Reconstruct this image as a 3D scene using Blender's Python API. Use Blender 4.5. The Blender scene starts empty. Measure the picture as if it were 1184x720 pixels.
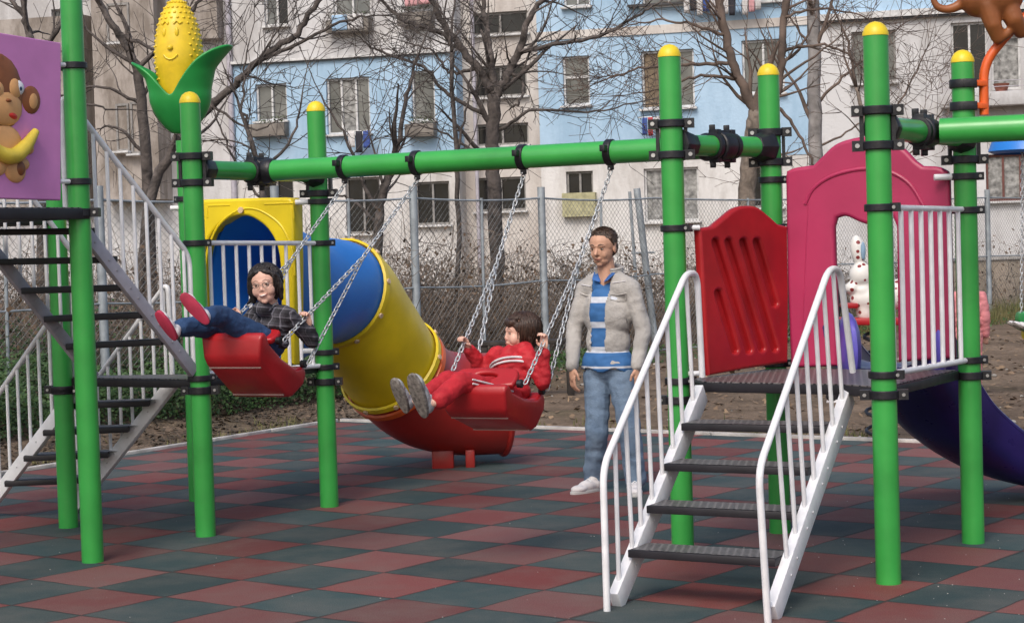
EXPO = 0.2
import bpy, bmesh, math, random
from mathutils import Vector as V, Matrix, Quaternion, noise
from math import sin, cos, pi, radians, sqrt, atan2
random.seed(7)
scn = bpy.context.scene
COL = scn.collection
# ------------------------------------------------------------ camera
F = 2188.0; PITCH = .0351; ROLL = .0309; CH = 1.6144
R0 = V((1, 0, 0)); U0 = V((0, sin(PITCH), cos(PITCH))); D0 = V((0, cos(PITCH), -sin(PITCH)))
RX = R0*cos(ROLL)-U0*sin(ROLL); UX = R0*sin(ROLL)+U0*cos(ROLL)
EYE = V((0, 0, CH))
cd = bpy.data.cameras.new('camera'); cam = bpy.data.objects.new('camera', cd); COL.objects.link(cam)
cam.matrix_world = Matrix(((RX.x, UX.x, -D0.x, 0), (RX.y, UX.y, -D0.y, 0), (RX.z, UX.z, -D0.z, CH), (0, 0, 0, 1)))
cd.sensor_width = 36; cd.lens = F/1184*36; cd.clip_end = 600; cd.clip_start = .1
scn.camera = cam
def ray(u, v): return D0*F+RX*(u-592)-UX*(v-360)
def at(u, v, Y):
    r = ray(u, v); return EYE+r*(Y/r.y)
def onz(u, v, z=0.):
    r = ray(u, v); return EYE+r*((z-CH)/r.z)
def onpl(u, v, p0, n):
    r = ray(u, v); return EYE+r*((p0-EYE).dot(n)/r.dot(n))
# ------------------------------------------------------------ materials
def newmat(name):
    m = bpy.data.materials.new(name); m.use_nodes = True
    nt = m.node_tree; return m, nt, nt.nodes['Principled BSDF'], nt.nodes, nt.links
def mat(name, col, rough=.5, metal=0., nscale=8., namt=.15, bump=0., bscale=60., spec=.5, coat=0., col2=None, warp=0):
    m, nt, b, N, L = newmat(name)
    b.inputs['Roughness'].default_value = rough; b.inputs['Metallic'].default_value = metal
    b.inputs['Specular IOR Level'].default_value = spec; b.inputs['Coat Weight'].default_value = coat
    b.inputs['Coat Roughness'].default_value = .15
    tc = N.new('ShaderNodeTexCoord')
    n1 = N.new('ShaderNodeTexNoise'); n1.inputs['Scale'].default_value = nscale; n1.inputs['Detail'].default_value = 6
    n1.inputs['Distortion'].default_value = warp
    L.new(tc.outputs['Object'], n1.inputs['Vector'])
    r = N.new('ShaderNodeValToRGB'); e = r.color_ramp.elements
    c2 = col2 or tuple(max(0, c*(1-namt*2)) for c in col)
    c1 = col if col2 else tuple(min(1, c*(1+namt)) for c in col)
    e[0].position = .32; e[0].color = (*c2, 1); e[1].position = .68; e[1].color = (*c1, 1)
    L.new(n1.outputs['Fac'], r.inputs['Fac']); L.new(r.outputs['Color'], b.inputs['Base Color'])
    rr = N.new('ShaderNodeMapRange'); rr.inputs['To Min'].default_value = max(.02, rough-.1); rr.inputs['To Max'].default_value = min(1, rough+.12)
    n3 = N.new('ShaderNodeTexNoise'); n3.inputs['Scale'].default_value = nscale*2.7; L.new(tc.outputs['Object'], n3.inputs['Vector'])
    L.new(n3.outputs['Fac'], rr.inputs['Value']); L.new(rr.outputs['Result'], b.inputs['Roughness'])
    if bump:
        n2 = N.new('ShaderNodeTexNoise'); n2.inputs['Scale'].default_value = bscale; n2.inputs['Detail'].default_value = 4
        L.new(tc.outputs['Object'], n2.inputs['Vector'])
        bp = N.new('ShaderNodeBump'); bp.inputs['Strength'].default_value = bump; bp.inputs['Distance'].default_value = .02
        L.new(n2.outputs['Fac'], bp.inputs['Height']); L.new(bp.outputs['Normal'], b.inputs['Normal'])
    return m
GREEN = mat('green_paint', (.040, .35, .062), .33, nscale=3, namt=.10, bump=.03, bscale=25, coat=.25)
YCAP = mat('yellow_cap', (.78, .58, .02), .4, nscale=10, namt=.08)
BLACK = mat('black_rubber', (.012, .012, .016), .42, nscale=14, namt=.2, bump=.1)
BOLT = mat('bolt_zinc', (.5, .5, .5), .35, .8)
WHITE = mat('white_paint', (.80, .80, .82), .38, nscale=12, namt=.06)
GREYP = mat('grey_paint', (.42, .40, .45), .45, nscale=9, namt=.1)
RED = mat('red_plastic', (.40, .013, .018), .36, nscale=4, namt=.12, bump=.04, bscale=40)
RED2 = mat('red_tube', (.36, .022, .018), .34, nscale=3, namt=.12, bump=.03, bscale=20)
ORANGE = mat('orange_paint', (.75, .12, .02), .35, nscale=8, namt=.1)
PINK = mat('pink_plastic', (.42, .028, .10), .42, nscale=3, namt=.07, bump=.04, bscale=30)
PURP = mat('mauve_plastic', (.64, .24, .54), .5, nscale=5, namt=.05, bump=.03)
SLIDE = mat('violet_slide', (.022, .014, .12), .3, nscale=4, namt=.15)
YEL = mat('yellow_plastic', (.82, .62, .012), .38, nscale=3, namt=.08, bump=.03, bscale=25)
YTUBE = mat('yellow_tube', (.80, .58, .01), .36, nscale=2.5, namt=.10, bump=.03, bscale=18)
BLUE = mat('blue_plastic', (.02, .19, .62), .34, nscale=3, namt=.08)
def wear(m, col, amt=.5, sc=2.2, thr=.60):
    nt = m.node_tree; N = nt.nodes; L = nt.links; b = N['Principled BSDF']; src = b.inputs['Base Color'].links[0].from_socket
    tc = N.new('ShaderNodeTexCoord'); n = N.new('ShaderNodeTexNoise'); n.inputs['Scale'].default_value = sc; n.inputs['Detail'].default_value = 12; n.inputs['Roughness'].default_value = .78; L.new(tc.outputs['Object'], n.inputs['Vector'])
    r = N.new('ShaderNodeMapRange'); r.inputs['From Min'].default_value = thr; r.inputs['From Max'].default_value = thr+.12; r.inputs['To Max'].default_value = amt; L.new(n.outputs['Fac'], r.inputs['Value'])
    mx = N.new('ShaderNodeMix'); mx.data_type = 'RGBA'; L.new(r.outputs[0], mx.inputs['Factor']); L.new(src, mx.inputs['A']); mx.inputs['B'].default_value = (*col, 1); L.new(mx.outputs['Result'], b.inputs['Base Color'])
for m_, c_, a_ in ((GREEN, (.10, .28, .10), .45), (WHITE, (.42, .36, .30), .5), (RED, (.24, .05, .04), .4), (RED2, (.22, .05, .03), .45), (PINK, (.34, .07, .12), .3), (YEL, (.48, .38, .06), .4), (YTUBE, (.42, .34, .06), .45), (BLUE, (.05, .17, .40), .4), (PURP, (.42, .18, .38), .3), (SLIDE, (.06, .05, .12), .4), (BLACK, (.06, .05, .045), .6), (GREYP, (.25, .22, .22), .5)): wear(m_, c_, a_)
CHAIN = mat('chain_zinc', (.62, .64, .66), .4, .6, nscale=40, namt=.15)
CORN = mat('corn_yellow', (.80, .56, .02), .4, nscale=12, namt=.08)
CORNG = mat('husk_green', (.02, .30, .06), .36, nscale=4, namt=.12)
BROWN = mat('monkey_brown', (.26, .085, .025), .45, nscale=8, namt=.15)
TAN = mat('monkey_tan', (.72, .38, .15), .5, nscale=9, namt=.1)
def treadmat():
    m, nt, b, N, L = newmat('tread_grating'); b.inputs['Roughness'].default_value = .45
    tc = N.new('ShaderNodeTexCoord'); mp = N.new('ShaderNodeMapping'); mp.inputs['Rotation'].default_value = (0, 0, radians(-31))
    L.new(tc.outputs['Object'], mp.inputs['Vector'])
    br = N.new('ShaderNodeTexBrick'); br.offset = .5; br.inputs['Scale'].default_value = 1
    br.inputs['Brick Width'].default_value = .045; br.inputs['Row Height'].default_value = .026; br.inputs['Mortar Size'].default_value = .007
    br.inputs['Color1'].default_value = (.012, .011, .012, 1); br.inputs['Color2'].default_value = (.02, .018, .02, 1); br.inputs['Mortar'].default_value = (.17, .16, .16, 1)
    L.new(mp.outputs['Vector'], br.inputs['Vector']); L.new(br.outputs['Color'], b.inputs['Base Color'])
    bp = N.new('ShaderNodeBump'); bp.inputs['Strength'].default_value = .5; bp.inputs['Distance'].default_value = .01
    L.new(br.outputs['Fac'], bp.inputs['Height']); L.new(bp.outputs['Normal'], b.inputs['Normal'])
    return m
TREAD = treadmat()
EDGE = mat('dark_edge', (.016, .014, .018), .5)
# ------------------------------------------------------------ mesh builder
ORG = {}
def org(o):
    while o is not None:
        if o.name in ORG: return ORG[o.name]
        o = o.parent
    return V((0, 0, 0))
def tag(o, label=None, cat=None, group=None, kind=None):
    if label: o['label'] = label
    if cat: o['category'] = cat
    if group: o['group'] = group
    if kind: o['kind'] = kind
    return o
def thing(name, loc, label, cat, group=None):
    o = bpy.data.objects.new(name, None); COL.objects.link(o); o.location = loc; o.empty_display_size = .1
    ORG[o.name] = V(loc); return tag(o, label, cat, group)
def frame(p0, d):
    d = d.normalized(); a = V((0, 0, 1)) if abs(d.z) < .9 else V((0, 1, 0))
    x = d.cross(a).normalized(); return x, x.cross(d).normalized()
class MB:
    def __init__(s): s.v = []; s.f = []; s.m = []; s.cur = 0
    def add(s, vs, fs):
        k = len(s.v); s.v += [V(p) for p in vs]; s.f += [tuple(i+k for i in f) for f in fs]; s.m += [s.cur]*len(fs); return s
    def box(s, c, size, M=None):
        x, y, z = [a/2 for a in size]; c = V(c); vs = []
        for p in ((-x, -y, -z), (x, -y, -z), (x, y, -z), (-x, y, -z), (-x, -y, z), (x, -y, z), (x, y, z), (-x, y, z)):
            p = V(p); vs.append(c+(M@p if M else p))
        return s.add(vs, [(0, 3, 2, 1), (4, 5, 6, 7), (0, 1, 5, 4), (1, 2, 6, 5), (2, 3, 7, 6), (3, 0, 4, 7)])
    def bar(s, a, b, w, h, up=V((0, 0, 1))):
        a = V(a); b = V(b); d = (b-a).normalized(); x = d.cross(up).normalized()*w/2; z = x.cross(d).normalized()*h/2
        vs = [a-x-z, a+x-z, a+x+z, a-x+z, b-x-z, b+x-z, b+x+z, b-x+z]
        return s.add(vs, [(0, 3, 2, 1), (4, 5, 6, 7), (0, 1, 5, 4), (1, 2, 6, 5), (2, 3, 7, 6), (3, 0, 4, 7)])
    def tube(s, pts, r, n=10, cap=True, closed=False):
        pts = [V(p) for p in pts]; k = len(pts); rr = r if isinstance(r, (list, tuple)) else [r]*k
        vs = []; x = None
        for i, p in enumerate(pts):
            if closed: d = pts[(i+1) % k]-pts[i-1]
            else: d = pts[min(i+1, k-1)]-pts[max(i-1, 0)]
            if d.length < 1e-9: d = V((0, 0, 1))
            d.normalize()
            if x is None: x, y = frame(p, d)
            else:
                x = x-d*x.dot(d)
                if x.length < 1e-6: x, y = frame(p, d)
                x.normalize(); y = d.cross(x)*-1
            y = x.cross(d)
            for j in range(n):
                a = 2*pi*j/n; vs.append(p+(x*cos(a)+y*sin(a))*rr[i])
        fs = []
        for i in range(k if closed else k-1):
            q = (i+1) % k
            for j in range(n): fs.append((i*n+j, i*n+(j+1) % n, q*n+(j+1) % n, q*n+j))
        if cap and not closed: fs += [tuple(range(n-1, -1, -1)), tuple((k-1)*n+j for j in range(n))]
        return s.add(vs, fs)
    def ell(s, c, r, M=None, nu=14, nv=9):
        c = V(c); r = (r, r, r) if isinstance(r, (int, float)) else r; vs = []; fs = []
        def P(t, p):
            q = V((r[0]*sin(t)*cos(p), r[1]*sin(t)*sin(p), r[2]*cos(t))); return c+(M@q if M else q)
        vs.append(P(0, 0))
        for i in range(1, nv):
            for j in range(nu): vs.append(P(pi*i/nv, 2*pi*j/nu))
        vs.append(P(pi, 0)); e = len(vs)-1
        for j in range(nu): fs.append((0, 1+j, 1+(j+1) % nu)); fs.append((e, 1+(nv-2)*nu+(j+1) % nu, 1+(nv-2)*nu+j))
        for i in range(nv-2):
            for j in range(nu): a = 1+i*nu; fs.append((a+j, a+nu+j, a+nu+(j+1) % nu, a+(j+1) % nu))
        return s.add(vs, fs)
    def lathe(s, prof, c, n=24, M=None):
        c = V(c); vs = []; fs = []; k = len(prof)
        for r, z in prof:
            for j in range(n):
                q = V((r*cos(2*pi*j/n), r*sin(2*pi*j/n), z)); vs.append(c+(M@q if M else q))
        for i in range(k-1):
            for j in range(n): fs.append((i*n+j, i*n+(j+1) % n, (i+1)*n+(j+1) % n, (i+1)*n+j))
        fs += [tuple(range(n-1, -1, -1)), tuple((k-1)*n+j for j in range(n))]
        return s.add(vs, fs)
    def prism(s, poly, z0, z1):
        n = len(poly); vs = [V((p[0], p[1], z0)) for p in poly]+[V((p[0], p[1], z1)) for p in poly]
        fs = [tuple(range(n-1, -1, -1)), tuple(range(n, 2*n))]+[(i, (i+1) % n, n+(i+1) % n, n+i) for i in range(n)]
        return s.add(vs, fs)
    def build(s, name, mats, parent=None, smooth=True, bevel=0., angle=38, bseg=2):
        me = bpy.data.meshes.new(name); o3 = org(parent)
        me.from_pydata([p-o3 for p in s.v], [], s.f); 
        mats = mats if isinstance(mats, (list, tuple)) else [mats]
        for m in mats: me.materials.append(m)
        if len(mats) > 1: me.polygons.foreach_set('material_index', s.m)
        if bevel:
            bm = bmesh.new(); bm.from_mesh(me)
            bmesh.ops.recalc_face_normals(bm, faces=bm.faces)
            ed = [e for e in bm.edges if len(e.link_faces) == 2 and e.calc_face_angle(0) > .5]
            bmesh.ops.bevel(bm, geom=ed, offset=bevel, segments=bseg, affect='EDGES', profile=.5)
            bm.to_mesh(me); bm.free()
        if smooth: smoothen(me, angle)
        o = bpy.data.objects.new(name, me); COL.objects.link(o)
        if parent: o.parent = parent
        return o
def smoothen(me, angle=38):
    me.polygons.foreach_set('use_smooth', [True]*len(me.polygons))
    if angle < 170:
        try: me.set_sharp_from_angle(angle=radians(angle))
        except Exception: pass
    me.update()
def simple(name, m, parent=None, **k): return m
def catmull(pts, n=8):
    pts = [V(p) for p in pts]; P = [pts[0]*2-pts[1]]+pts+[pts[-1]*2-pts[-2]]; out = []
    for i in range(1, len(P)-2):
        a, b, c, d = P[i-1:i+3]
        for k in range(n):
            t = k/n; out.append(.5*((2*b)+(c-a)*t+(2*a-5*b+4*c-d)*t*t+(3*b-a-3*c+d)*t**3))
    out.append(pts[-1]); return out
def bez(pts, r, n=5):  # polyline with rounded corners
    pts = [V(p) for p in pts]; out = [pts[0]]
    for i in range(1, len(pts)-1):
        a, b, c = pts[i-1], pts[i], pts[i+1]; u = (a-b); w = (c-b); rr = min(r, u.length*.45, w.length*.45)
        p, q = b+u.normalized()*rr, b+w.normalized()*rr
        for k in range(n+1):
            t = k/n; out.append(p*(1-t)**2+b*2*t*(1-t)+q*t*t)
    out.append(pts[-1]); return out
def from_object(o, name, mats, parent, angle=180):
    dg = bpy.context.evaluated_depsgraph_get(); ev = o.evaluated_get(dg)
    me = bpy.data.meshes.new_from_object(ev); me.name = name
    me.transform(o.matrix_world); me.transform(Matrix.Translation(-org(parent)))
    me.materials.clear()
    for m in (mats if isinstance(mats, (list, tuple)) else [mats]): me.materials.append(m)
    smoothen(me, angle); data = o.data; bpy.data.objects.remove(o)
    q = bpy.data.objects.new(name, me); COL.objects.link(q); q.parent = parent; return q
def plate(name, outer, holes, M, thick, bevel, m, parent):
    """flat moulded panel: 2D outline (and holes) extruded, M maps local xy(z=normal) to world"""
    cu = bpy.data.curves.new(name, 'CURVE'); cu.dimensions = '2D'; cu.fill_mode = 'BOTH'
    cu.extrude = max(.0005, thick/2-bevel); cu.bevel_depth = bevel; cu.bevel_resolution = 3; cu.offset = -bevel
    for poly in [outer]+list(holes):
        sp = cu.splines.new('POLY'); sp.points.add(len(poly)-1); sp.use_cyclic_u = True
        for i, p in enumerate(poly): sp.points[i].co = (p[0], p[1], 0, 1)
    o = bpy.data.objects.new('tmp', cu); COL.objects.link(o); o.matrix_world = M
    bpy.context.view_layer.update()
    return from_object(o, name, m, parent, 40)
def cap_prims(mb, p0, r0, p1, r1, n=12):
    p0 = V(p0); p1 = V(p1); d = (p1-p0); L = d.length
    if L < 1e-5: mb.ell(p0, r0, nu=n, nv=8); return
    d /= L; pts = []; rs = []
    for k in range(4): a = pi/2*(1-k/4)+.001; pts.append(p0-d*r0*sin(a)); rs.append(max(.0008, r0*cos(a)))
    for k in range(5): t = k/4; pts.append(p0.lerp(p1, t)); rs.append(r0+(r1-r0)*t)
    for k in range(1, 5): a = pi/2*k/4-.001; pts.append(p1+d*r1*sin(a)); rs.append(max(.0008, r1*cos(a)))
    mb.tube(pts, rs, n)
def blob(name, prims, vox, m, parent, smooth=5, wr=0., wscale=9., fac=.5):
    """one continuous surface grown round capsules / ellipsoids"""
    mb = MB()
    for p in prims:
        if p[0] == 'c': cap_prims(mb, *p[1:5])
        else: mb.ell(p[1], p[2], p[3] if len(p) > 3 else None, 18, 12)
    me = bpy.data.meshes.new('t'); me.from_pydata(mb.v, [], mb.f); o = bpy.data.objects.new('tmp', me); COL.objects.link(o)
    q = o.modifiers.new('r', 'REMESH'); q.mode = 'VOXEL'; q.voxel_size = vox; q.use_smooth_shade = True
    if smooth: q = o.modifiers.new('s', 'SMOOTH'); q.iterations = smooth; q.factor = fac
    bpy.context.view_layer.update()
    r = from_object(o, name, m, parent, 180)
    if wr:
        me = r.data
        me.update(); nn = [V(v.normal) for v in me.vertices]
        for v, n_ in zip(me.vertices, nn):
            c = v.co
            w = noise.noise(V((c.x*wscale, c.y*wscale, c.z*wscale*1.7)))+.5*noise.noise(V((c.x*wscale*2.3+5, c.y*wscale*2.3, c.z*wscale*3.1)))
            v.co = c+n_*w*wr
        me.update()
    return r
# ------------------------------------------------------------ world and light
w = bpy.data.worlds.new('World'); scn.world = w; w.use_nodes = True
nt = w.node_tree; bg = nt.nodes['Background']; sky = nt.nodes.new('ShaderNodeTexSky'); sky.sky_type = 'NISHITA'
SUN_EL, SUN_AZ = radians(48), radians(200)     # azimuth of the sun clockwise from +Y
sky.sun_disc = False; sky.sun_elevation = SUN_EL; sky.sun_rotation = SUN_AZ; sky.dust_density = 4; sky.air_density = 1.0; sky.ozone_density = .6
nt.links.new(sky.outputs[0], bg.inputs[0]); bg.inputs[1].default_value = .15
sl = bpy.data.lights.new('sun', 'SUN'); sl.energy = 1.35; sl.angle = radians(26); sl.color = (1, .96, .9)
so = bpy.data.objects.new('sun', sl); COL.objects.link(so)
sd = V((sin(SUN_AZ)*cos(SUN_EL), cos(SUN_AZ)*cos(SUN_EL), sin(SUN_EL)))
so.rotation_euler = (-sd).to_track_quat('-Z', 'Y').to_euler(); so.location = sd*20
scn.view_settings.view_transform = 'Standard'; scn.view_settings.look = 'None'; scn.view_settings.exposure = EXPO; scn.view_settings.gamma = 1
# ------------------------------------------------------------ ground
TX0, TY0, TT, TTH = -.8*CH, 5.3376*CH, .3097*CH, .9126
def tilemat():
    m, nt, b, N, L = newmat('rubber_tiles'); b.inputs['Roughness'].default_value = .75; b.inputs['Specular IOR Level'].default_value = .35
    tc = N.new('ShaderNodeTexCoord'); g = N.new('ShaderNodeVectorMath'); g.operation = 'SUBTRACT'; g.inputs[1].default_value = (TX0, TY0, 0)
    L.new(tc.outputs['Object'], g.inputs[0])
    # tile coordinates: i along (cos,sin), j along (sin,-cos)
    def dot(vec):
        d = N.new('ShaderNodeVectorMath'); d.operation = 'DOT_PRODUCT'; d.inputs[1].default_value = vec; L.new(g.outputs[0], d.inputs[0]); return d.outputs['Value']
    i = dot((cos(TTH)/TT, sin(TTH)/TT, 0)); j = dot((sin(TTH)/TT, -cos(TTH)/TT, 0))
    def mth(op, a, c=None):
        q = N.new('ShaderNodeMath'); q.operation = op
        for k, s in enumerate((a, c)):
            if s is None: continue
            if isinstance(s, (int, float)): q.inputs[k].default_value = s
            else: L.new(s, q.inputs[k])
        return q.outputs[0]
    nz = N.new('ShaderNodeTexNoise'); nz.inputs['Scale'].default_value = 5; L.new(tc.outputs['Object'], nz.inputs['Vector'])
    wob = mth('MULTIPLY', mth('SUBTRACT', nz.outputs['Fac'], .5), .045)
    i = mth('ADD', i, wob); j = mth('SUBTRACT', j, wob)
    fi, fj = mth('FLOOR', i), mth('FLOOR', j)
    par = mth('MULTIPLY', mth('FRACT', mth('MULTIPLY', mth('ADD', fi, fj), .5)), 2)
    cx = N.new('ShaderNodeCombineXYZ'); L.new(fi, cx.inputs[0]); L.new(fj, cx.inputs[1])
    wn = N.new('ShaderNodeTexWhiteNoise'); wn.noise_dimensions = '2D'; L.new(cx.outputs[0], wn.inputs['Vector'])
    mixc = N.new('ShaderNodeMix'); mixc.data_type = 'RGBA'; L.new(par, mixc.inputs['Factor'])
    mixc.inputs['A'].default_value = (.032, .059, .062, 1); mixc.inputs['B'].default_value = (.152, .038, .035, 1)
    hs = N.new('ShaderNodeHueSaturation'); L.new(mixc.outputs['Result'], hs.inputs['Color'])
    L.new(mth('ADD', mth('MULTIPLY', wn.outputs['Value'], .5), .76), hs.inputs['Value'])
    wn2 = N.new('ShaderNodeTexWhiteNoise'); wn2.noise_dimensions = '3D'; L.new(cx.outputs[0], wn2.inputs['Vector'])
    L.new(mth('ADD', mth('MULTIPLY', wn2.outputs['Value'], .25), .78), hs.inputs['Saturation'])
    # worn, dusty patches
    n1 = N.new('ShaderNodeTexNoise'); n1.inputs['Scale'].default_value = 1.6; n1.inputs['Detail'].default_value = 8; n1.inputs['Roughness'].default_value = .7; L.new(tc.outputs['Object'], n1.inputs['Vector'])
    dr = N.new('ShaderNodeMapRange'); dr.inputs['From Min'].default_value = .42; dr.inputs['From Max'].default_value = .72; dr.inputs['To Max'].default_value = .46; L.new(n1.outputs['Fac'], dr.inputs['Value'])
    md = N.new('ShaderNodeMix'); md.data_type = 'RGBA'; L.new(dr.outputs[0], md.inputs['Factor']); L.new(hs.outputs[0], md.inputs['A']); md.inputs['B'].default_value = (.16, .14, .122, 1)
    # granules
    n2 = N.new('ShaderNodeTexNoise'); n2.inputs['Scale'].default_value = 190; n2.inputs['Detail'].default_value = 3; L.new(tc.outputs['Object'], n2.inputs['Vector'])
    gr = N.new('ShaderNodeMapRange'); gr.inputs['From Min'].default_value = .3; gr.inputs['From Max'].default_value = .7; gr.inputs['To Min'].default_value = .55; gr.inputs['To Max'].default_value = 1.45; L.new(n2.outputs['Fac'], gr.inputs['Value'])
    mg = N.new('ShaderNodeMix'); mg.data_type = 'RGBA'; mg.blend_type = 'MULTIPLY'; mg.inputs['Factor'].default_value = 1; L.new(md.outputs['Result'], mg.inputs['A'])
    L.new(gr.outputs[0], mg.inputs['B'])
    # seams
    def edge(x):
        f = mth('FRACT', x); return mth('MINIMUM', f, mth('SUBTRACT', 1, f))
    e = mth('MINIMUM', edge(i), edge(j))
    n4 = N.new('ShaderNodeTexNoise'); n4.inputs['Scale'].default_value = 1.7; L.new(tc.outputs['Object'], n4.inputs['Vector'])
    wd = mth('MULTIPLY', mth('POWER', n4.outputs['Fac'], 2.2), .12)
    sm = N.new('ShaderNodeMapRange'); L.new(e, sm.inputs['Value']); sm.inputs['From Min'].default_value = 0; L.new(wd, sm.inputs['From Max'])
    sm.inputs['To Min'].default_value = .78; sm.inputs['To Max'].default_value = 0
    ms = N.new('ShaderNodeMix'); ms.data_type = 'RGBA'; L.new(sm.outputs[0], ms.inputs['Factor']); L.new(mg.outputs['Result'], ms.inputs['A']); ms.inputs['B'].default_value = (.022, .018, .017, 1)
    L.new(ms.outputs['Result'], b.inputs['Base Color'])
    hh = mth('ADD', mth('MULTIPLY', sm.outputs[0], -1.5), mth('MULTIPLY', n2.outputs['Fac'], .35))
    hh = mth('ADD', hh, mth('MULTIPLY', wn.outputs['Value'], .8))
    bp = N.new('ShaderNodeBump'); bp.inputs['Strength'].default_value = .55; bp.inputs['Distance'].default_value = .008; L.new(hh, bp.inputs['Height']); L.new(bp.outputs[0], b.inputs['Normal'])
    return m
TILE = tilemat()
c0 = onz(140, 527); c1 = onz(392, 487); c2 = onz(1010, 510); c3 = onz(1184, 516)
d0 = (c0-c1).normalized(); d1 = (c2-c1).normalized()
A0 = c1+d0*14; A1 = c1+d1*22
rub = [(A0.x, A0.y), (c1.x, c1.y), (A1.x, A1.y), (20, 2), (20, -6), (-20, -6)]
mb = MB(); mb.add([V((x, y, 0)) for x, y in rub], [tuple(range(len(rub)))])
tag(mb.build('rubber_paving', TILE, smooth=False), kind='structure')
KERB = mat('kerb_concrete', (.46, .44, .42), .8, nscale=5, namt=.2, bump=.3)
mb = MB()
for a, b in ((A0, c1), (c1, A1)):
    n = (b-a).cross(V((0, 0, 1))).normalized()*-.03
    L_ = (b-a).length; k = int(L_/1.0)
    for i in range(k):
        p = a+(b-a)*((i+.006)/k)+n; q = a+(b-a)*((i+.994)/k)+n; mb.bar(p+V((0, 0, .0)), q+V((0, 0, .0)), .055, .05)
tag(mb.build('kerb', KERB, bevel=.006), kind='structure')
def dirtmat():
    m, nt, b, N, L = newmat('dirt'); b.inputs['Roughness'].default_value = .95; b.inputs['Specular IOR Level'].default_value = .15
    tc = N.new('ShaderNodeTexCoord')
    def nz(s, d=8, r=.6):
        n = N.new('ShaderNodeTexNoise'); n.inputs['Scale'].default_value = s; n.inputs['Detail'].default_value = d; n.inputs['Roughness'].default_value = r; L.new(tc.outputs['Object'], n.inputs['Vector']); return n.outputs['Fac']
    r = N.new('ShaderNodeValToRGB'); e = r.color_ramp.elements; e[0].position = .28; e[0].color = (.095, .07, .05, 1); e[1].position = .72; e[1].color = (.27, .20, .145, 1)
    x = r.color_ramp.elements.new(.5); x.color = (.17, .125, .09, 1)
    L.new(nz(1.3), r.inputs['Fac'])
    r2 = N.new('ShaderNodeMapRange'); r2.inputs['From Min'].default_value = .3; r2.inputs['From Max'].default_value = .7; r2.inputs['To Min'].default_value = .62; r2.inputs['To Max'].default_value = 1.3; L.new(nz(17, 6, .75), r2.inputs['Value'])
    mm = N.new('ShaderNodeMix'); mm.data_type = 'RGBA'; mm.blend_type = 'MULTIPLY'; mm.inputs['Factor'].default_value = 1; L.new(r.outputs[0], mm.inputs['A']); L.new(r2.outputs[0], mm.inputs['B'])
    # moss / grass tint patches
    mr = N.new('ShaderNodeMapRange'); mr.inputs['From Min'].default_value = .55; mr.inputs['From Max'].default_value = .68; mr.inputs['To Max'].default_value = .5; L.new(nz(.22, 5), mr.inputs['Value'])
    m2 = N.new('ShaderNodeMix'); m2.data_type = 'RGBA'; L.new(mr.outputs[0], m2.inputs['Factor']); L.new(mm.outputs['Result'], m2.inputs['A']); m2.inputs['B'].default_value = (.075, .085, .03, 1)
    L.new(m2.outputs['Result'], b.inputs['Base Color'])
    bp = N.new('ShaderNodeBump'); bp.inputs['Strength'].default_value = .8; bp.inputs['Distance'].default_value = .05; L.new(nz(9, 8, .7), bp.inputs['Height']); L.new(bp.outputs[0], b.inputs['Normal'])
    return m
DIRT = dirtmat()
nl = (c0-c1).cross(V((0, 0, 1))).normalized()
if nl.dot(V((-1, 1, 0))) < 0: nl = -nl
nr = (c2-c1).cross(V((0, 0, 1))).normalized()
if nr.y < 0: nr = -nr
def dirt_z(x, y):
    p = V((x, y, 0)); a = (p-c1).dot(nl); b = (p-c1).dot(nr); d = max(a, b)
    if d < -.02: return -.06
    t = min(1, max(0, d)/.8)
    z = -.03+t*.05+.025*noise.noise(V((x*1.3, y*1.3, 0)))*t+.05*noise.noise(V((x*.35, y*.35, 3)))*t
    # low bank under the ivy on the left
    s = max(0, min(1, (a-.6)/3.0)); z += .38*s*s*(3-2*s)*max(0, min(1, (-x+.0)/2.5)) if a > 0 else 0
    return z
mb = MB(); 
xs = [-160, -80, -45]+[-30+i*.5 for i in range(121)]+[45, 80, 160]; ys = [-20, 0, 6]+[8+i*.4 for i in range(95)]+[52, 70, 110, 220]
vs = []; fs = []
for yy in ys:
    for xx in xs: vs.append(V((xx, yy, dirt_z(xx, yy))))
nx = len(xs)
for b_ in range(len(ys)-1):
    for a_ in range(nx-1): fs.append((b_*nx+a_, b_*nx+a_+1, (b_+1)*nx+a_+1, (b_+1)*nx+a_))
mb.add(vs, fs); tag(mb.build('dirt_ground', DIRT, angle=180), kind='structure')
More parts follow.
